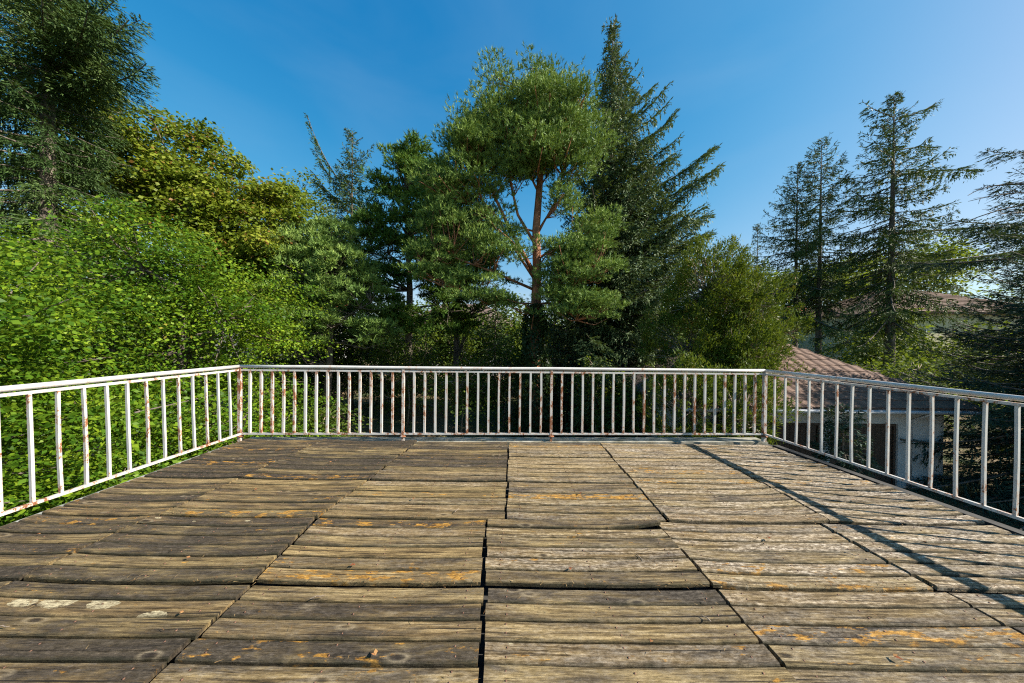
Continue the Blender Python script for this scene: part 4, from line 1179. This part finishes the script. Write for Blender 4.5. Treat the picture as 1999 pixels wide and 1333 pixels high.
cypress('juniper_tree', 7.4, 10.8, 'bushy olive green juniper with rusty tips in front of the garage roof',
        [(7.0, 10.9, 3.0, 1.2, 1.2, 1.7), (8.1, 10.7, 2.4, 1.25, 1.2, 1.6), (6.5, 10.8, 1.0, 1.6, 1.4, 1.8), (7.8, 10.3, .9, 1.1, 1.1, 1.1), (6.9, 10.0, -.6, 1.4, 1.0, 1.4), (5.3, 8.9, -.7, 1.2, .8, 1.3), (6.5, 8.8, -.8, 1.15, .8, 1.3), (6.0, 8.6, -2.3, 1.5, .8, 1.0), (10.0, 11.2, 1.9, .5, .5, .55), (9.7, 10.8, -.1, .5, .4, .4)],
        1450, .44, 80, seed=2.2, size=(.095, .034))

# ------------------------------------------------------------------ right side
def P4(h, az): return 3.3 * (1 - h) ** .8 * (1 - .15 * math.sin(h * 30)) + .2
spruce('spruce_tree', 24.9, 20, 'tallest right hand spruce with long drooping bough pointing to the right', 'tree', None,
       17.6, 2.6, lambda h, az: (4.4 if math.cos(az) < 0 else 3.0) * (1 - h) ** .65 + .25, 175, 'spruce', 'grey_bark', .30, seed=31, up_=-.10, droop=.22, tip_up=.26, twig=.12, hang=.45, spray=(.19, .062), gaps=.10, pts_per=.036, twl=.24, maxtwig=.8,
       extra=[(12.4, 0.0, 5.6, .12, .02, -.05, 1.3), (14.0, .1, 3.4, .25, .02, -.1, .7), (8.6, -.05, 8.5, .10, 0, -.05, 1.3), (6.4, -.1, 7.5, .08, 0, .05, 1.3), (7.4, .15, 5.4, .0, .05, .15, 1.3), (16.2, 3.3, 2.6, .3, .1, .1, 1.1), (16.0, .0, 2.8, .35, .1, .2, 1.1)])
spruce('spruce_tree', 22.6, 22.4, 'slim spruce with bare trunk and flat ragged top, middle of the right hand trio', 'tree', None,
       16.2, 3.0, lambda h, az: 2.9 * (1 - h) ** .45 + .2, 112, 'spruce', 'grey_bark', .24, seed=32, up_=-.05, droop=.22, tip_up=.30, twig=.085, hang=.42, twl=.24, maxtwig=.8, spray=(.19, .062), gaps=.12, pts_per=.045)
spruce('spruce_tree', 21.8, 23.4, 'slim left spruce of the right hand trio with boughs reaching left', 'tree', None,
       15.0, 3.0, lambda h, az: (4.8 if math.cos(az) < 0 else 2.2) * (1 - h) ** .72 + .2, 120, 'spruce', 'grey_bark', .22, seed=33, up_=-.04, droop=.22, tip_up=.28, twig=.085, hang=.42, twl=.24, maxtwig=.8, spray=(.19, .062), gaps=.10, pts_per=.045)
spruce('spruce_tree', 20.9, 26, 'small thin spruce spire left of the tall right hand spruces', 'tree', None,
       11.3, 1.2, lambda h, az: 1.8 * (1 - h) ** .8 + .12, 70, 'spruce', 'grey_bark', .14, seed=34, twig=.12, hang=.3, spray=(.20, .06), pts_per=.06)
def Pb(h, az): return 3.3 * (1 - h) ** .55
spruce('blue_spruce', 15.3, 8.0, 'dense dark blue green spruce right beside the right railing and garage', 'tree', None,
       4.1, -3.0, lambda h, az: 4.0 * (1 - h) ** .55 + .1, 220, 'blue_spruce', 'grey_bark', .2, seed=41, up_=.0, droop=.18, tip_up=.22, twig=.050, hang=.12, spray=(.115, .036), pts_per=.040, twl=.30)
spruce('blue_spruce', 26.3, 15.2, 'taller ragged blue spruce with bare dead twigs at the right edge', 'tree', None,
       11.5, -2, lambda h, az: 2.6 * (1 - h) ** .5 + .2, 120, 'blue_spruce', 'grey_bark', .24, seed=42, up_=.0, droop=.2, tip_up=.22, twig=.09, hang=.2, spray=(.17, .05), gaps=.12, pts_per=.055,
       extra=[(7.2, 3.2, 5.4, .05, .1, .1, 1.6), (6.6, 3.35, 5.4, .0, .1, .1, 1.6), (5.8, 3.0, 5.6, .0, .1, .1, 1.6), (11.0, 3.1, 2.6, .1, .1, .1, 1.5), (9.4, 3.2, 3.9, .10, .1, -.15, 0), (8.9, 3.05, 3.4, .15, .2, .0, 0), (8.0, 3.3, 3.4, -.05, .1, .05, 0), (8.4, 3.1, 3.9, .05, .25, 0, 0), (8.2, 3.25, 2.8, .05, .1, .1, 1.2), (9.4, 2.95, 2.4, .05, .1, .1, 1.2)])
spruce('blue_spruce', 9.1, 8.3, 'small drooping dark blue green conifer standing before the garage doors', 'tree', None,
       -.45, -3.1, lambda h, az: .95 * (1 - h) ** .55 + .1, 60, 'blue_spruce', 'grey_bark', .06, seed=43, up_=.1, droop=.5, tip_up=.0, twig=.045, hang=.22, spray=(.12, .045), pts_per=.04)
broadleaf('lime_tree', 38, 36, 'sunlit yellow green broadleaf tree behind the cream yellow house', 'tree', None,
          [(36, 36, 8, 5, 4, 4.2), (43, 37, 9, 6, 4, 4.6), (50, 37, 10, 6, 4, 5), (31, 37, 7, 4, 4, 3)], 900, 1.2, 20, .36, .24, 'lime', 'grey_bark', [(40, 37, GZ - .1), (40, 37, 4), (41, 37, 8)], .35, rmin=.35, sub=(8, .40, .7))
broadleaf('shrub', 21, 14.5, 'leafy green shrub with bright tips between garage and blue spruce', 'shrub', None,
          [(17.5, 13.5, -.6, 2.2, 1.5, 1.6), (20, 15, -.2, 2.4, 1.8, 1.7), (15.2, 13.6, -1.2, 1.6, 1.4, 1.3), (22.5, 16, .2, 2, 2, 1.6)], 380, .6, 22, .15, .09, 'shrub', 'pale_bark', [(19, 14.5, GZ - .1), (19, 14.5, -1.5), (19, 14.5, 0)], .08, rmin=.35, sub=(7, .42, .7))

# ------------------------------------------------------------------ undergrowth
US = [(-7.4, 11.2, -2.3, 1.6, 1.3, 1.2, 'low bright green shrub at the foot of the hornbeam below the far railing'),
      (-5.3, 15.5, -.6, 1.7, 1.4, 2.1, 'dark leafy shrub around the foot of the black pine'),
      (-2.4, 14.5, -1.0, 1.7, 1.3, 1.8, 'half shaded shrub with yellow leaves between the two pines'),
      (-.4, 16.2, -.4, 1.7, 1.3, 2.2, 'tall dark shrub just left of the scots pine trunk'),
      (3.6, 13.2, -1.3, 1.7, 1.3, 1.9, 'dark shrub with pale leaf clusters right of the scots pine trunk'),
      (5.2, 12.2, -1.6, 1.4, 1.1, 1.5, 'shrub under the lowest boughs of the tall spruce'),
      (-10.6, 18, -.2, 2.2, 1.5, 2.2, 'shaded shrub behind the short blue green pine'),
      (-12.5, 16.5, -.8, 1.6, 1.5, 1.9, 'shaded shrub between hornbeam and short pine'),
      (-6.6, 19.5, -.2, 2.2, 1.4, 2.4, 'tall shaded shrub behind the black pine trunk'),
      (1.6, 18.6, -.2, 2.2, 1.4, 2.7, 'tall shrub in the gap behind the scots pine'),
      (6.8, 19.5, .2, 2.4, 1.4, 2.9, 'tall shrub behind the tallest spruce'),
      (-3.6, 21.5, -.1, 2.2, 1.4, 2.9, 'twiggy half lit shrub before the mauve roofed house'),
      (15.8, 20.5, -.4, 2.0, 1.5, 1.9, 'leafy shrub behind the garage roof ridge'),
      (20.5, 20, -.2, 2.6, 1.6, 2.2, 'leafy shrub at the foot of the right hand spruces'),
      (26, 20, -.6, 2.6, 1.6, 2.0, 'leafy shrub right of the tallest right hand spruce')]
for (x, y, z, a, b, c_, lab) in US:
    broadleaf('shrub', x, y, lab, 'shrub', 'shrubs growing under the trees',
              [(x, y, z, a, b, c_), (x + a * .5, y + .2, z - .5, a * .7, b * .8, c_ * .7)], 170, .5, 24, .13, .085, 'shrub', 'pale_bark',
              [(x, y, GZ - .1), (x + .1, y, (z + GZ) / 2), (x, y, z)], .05, rmin=.3, twig_every=2, sub=(7, .42, .7))

def climber(label, x, y, r0, r1, z0, z1, n, leanx=0.0):
    t = rng.random(n) ** 1.15; a = rng.random(n) * 6.283
    rr = (r0 + (r1 - r0) * t) * (.75 + .35 * rng.random(n)) * (1 + .25 * np.sin(t * 17 + a * 2))
    P = np.stack([x + leanx * t + rr * np.cos(a), y + rr * np.sin(a), z0 + (z1 - z0) * t], 1)
    out = np.stack([np.cos(a), np.sin(a), np.zeros(n)], 1)
    D = unit(np.array([0, 0, -1.0]) + rng.normal(size=(n, 3)) * .5 + out * .3)
    V = blades(P, D, unit(out + rng.normal(size=(n, 3)) * .5 + np.array([0, 0, .4])), .13 * (.6 + .7 * rng.random(n)), .11 * (.6 + .7 * rng.random(n)), .05)
    r = plant_root('ivy', x, y, label, 'ivy')
    attach('foliage', quads_mesh('foliage', V, rng.random(n)), M['ivy'], r)
    mb = MB()
    for k_ in range(4):
        aa = k_ * 1.6
        mb.tube([(x + .22 * math.cos(aa + q * .4), y + .22 * math.sin(aa + q * .4), z0 + (z1 - z0) * .9 * q / 5) for q in range(6)], .02, 4)
    attach('stem', mb.mesh('stem'), M['grey_bark'], r)
climber('dark ivy wrapping the trunk of the tallest grey green spruce', 5.3, 16.6, 1.15, .45, GZ, 9.4, 15000)
climber('dark ivy heaped around the foot of the orange scots pine trunk', 1.05, 14, .95, .40, GZ, 3.0, 8000)

# ------------------------------------------------------------------ far trees and woodland
def far_tree(x, y, h, r, mat, lab, grp):
    z0 = h - 1.2 * r
    broadleaf('broadleaf_tree', x, y, lab, 'tree', grp,
              [(x, y, z0, r, r, r * 1.15), (x - .5 * r, y, z0 - r * .8, r * .9, r * .8, r), (x + .5 * r, y, z0 - r * .9, r * .9, r * .8, r)],
              260, 1.0, 16, .34, .22, mat, 'grey_bark', [(x, y, GZ - .1), (x, y, z0 - r), (x, y, z0)], .2, rmin=.35, twig_every=4, sub=(6, .45, .75))
FT = [(-5.5, 26, 4.6, 2.2), (0.5, 28, 6.0, 2.6), (-3, 30, 5.0, 2.4), (7, 27, 6.5, 3.0), (18, 30, 5.5, 3.0), (36, 23, 3.4, 2.2), (-33, 27, 9, 4.2), (-27, 25, 8.2, 3.8), (-19, 28, 7.5, 3.6), (-8.5, 30, 5.2, 2.6), (4.5, 30, 6.5, 3.4), (9.5, 28, 6.6, 3.2), (14, 31, 5.6, 3), (2.5, 24, 4.2, 2.4), (-40, 30, 10, 4.5), (-14, 33, 6.5, 3.2), (28, 36, 6, 3.2), (9, 22, 4.4, 2.6), (12.8, 24, 3.6, 2.2), (30, 24, 4.6, 2.4), (57, 33, 12, 5)]
FL = ['background tree seen between black pine trunk and scots pine, lower of two', 'background tree directly behind the orange scots pine trunk', 'background tree just left of the scots pine base', 'background tree right of the tall spruce foot',
      'background tree behind the garage ridge and slim spruces', 'background tree before the cream yellow house wall', 'tall background tree behind the far left spruce', 'background tree behind the left maple crown',
      'background tree left of the pale yellow green lime', 'low background tree beside the mauve roofed house, left end', 'background tree behind the tall spruce trunk, left side', 'background tree behind the juniper and tall spruce',
      'background tree behind the juniper top, farther one', 'small nearer tree behind the scots pine and its ivy', 'tallest background tree beyond the far left spruce', 'background tree behind the short blue green pine',
      'background tree between the slim spruces and the pale house', 'small nearer tree behind the juniper', 'small tree behind the garage roof, left of the slim spruces', 'small tree right of the tallest right hand spruce', 'large background tree at the far right edge']
for i, (x, y, h, r) in enumerate(FT):
    far_tree(x, y, h, r, 'lime' if abs(x) > 26 and i % 2 else 'shrub', FL[i], 'broadleaf trees in the far background')
n = 26000
xx = rng.uniform(-170, 170, n); 
hh = 3.2 + 1.8 * np.sin(xx * .11) + 1.4 * np.sin(xx * .27 + 2)
yy = 75 + rng.uniform(0, 16, n)
zz = GZ + (hh - GZ) * rng.random(n) ** .6
V = blades(np.stack([xx, yy, zz], 1), rdir(n), unit(rdir(n) + np.array([.5, -.4, .6])), 1.1 * np.ones(n), .8 * np.ones(n))
wo_ = link('woodland', quads_mesh('woodland', V, rng.random(n)), M['shrub'])
tag(wo_, 'distant line of woodland along the horizon', 'woodland', kind='stuff')

# the garden spruce right of the terrace, outside the view; its top shades the right edge of the boards
spruce('spruce_tree', 17.0, .7, 'spruce in the garden right of the terrace whose top shades the deck', 'tree', None,
       10.2, -2, lambda h, az: 1.5 * (1 - h) ** .8 + .15, 90, 'spruce', 'grey_bark', .2, seed=51, twig=.12, hang=.3, spray=(.2, .06), pts_per=.08)
# fine needle litter caught on the boards, thicker towards the joints and edges
n = 1500
lx = rng.uniform(-3.3, 3.3, n); ly = rng.uniform(1.1, 3.9, n)
jr = rng.random(n) < .62
rows_ = np.array([3.462, 2.852, 2.242, 1.640, 1.038])
ly = np.where(jr, rows_[rng.integers(0, 5, n)] + rng.normal(size=n) * .012, ly)
je = rng.random(n) < .25
ly = np.where(je, 3.93 + rng.normal(size=n) * .02, ly)
a_ = rng.random(n) * 6.283
V = needles(np.stack([lx, ly, np.full(n, .0135)], 1), np.stack([np.cos(a_), np.sin(a_), rng.random(n) * .12], 1), np.tile([0, 0, 1.], (n, 1)), rng.uniform(.012, .035, n), rng.uniform(.0018, .004, n))
lt = link('needle_litter', quads_mesh('needle_litter', V, rng.random(n)), foliage_mat('dry_needles', (0.05, 0.025, 0.012), (0.16, 0.085, 0.035), (0.34, 0.24, 0.11), None, transl=0, rough=.8))
tag(lt, 'dry brown needles and bits caught along the joints of the deck', 'litter', kind='stuff')
print('TRIS', sum(len(o.data.loops) - 2 * len(o.data.polygons) for o in bpy.data.objects if o.type == 'MESH'))
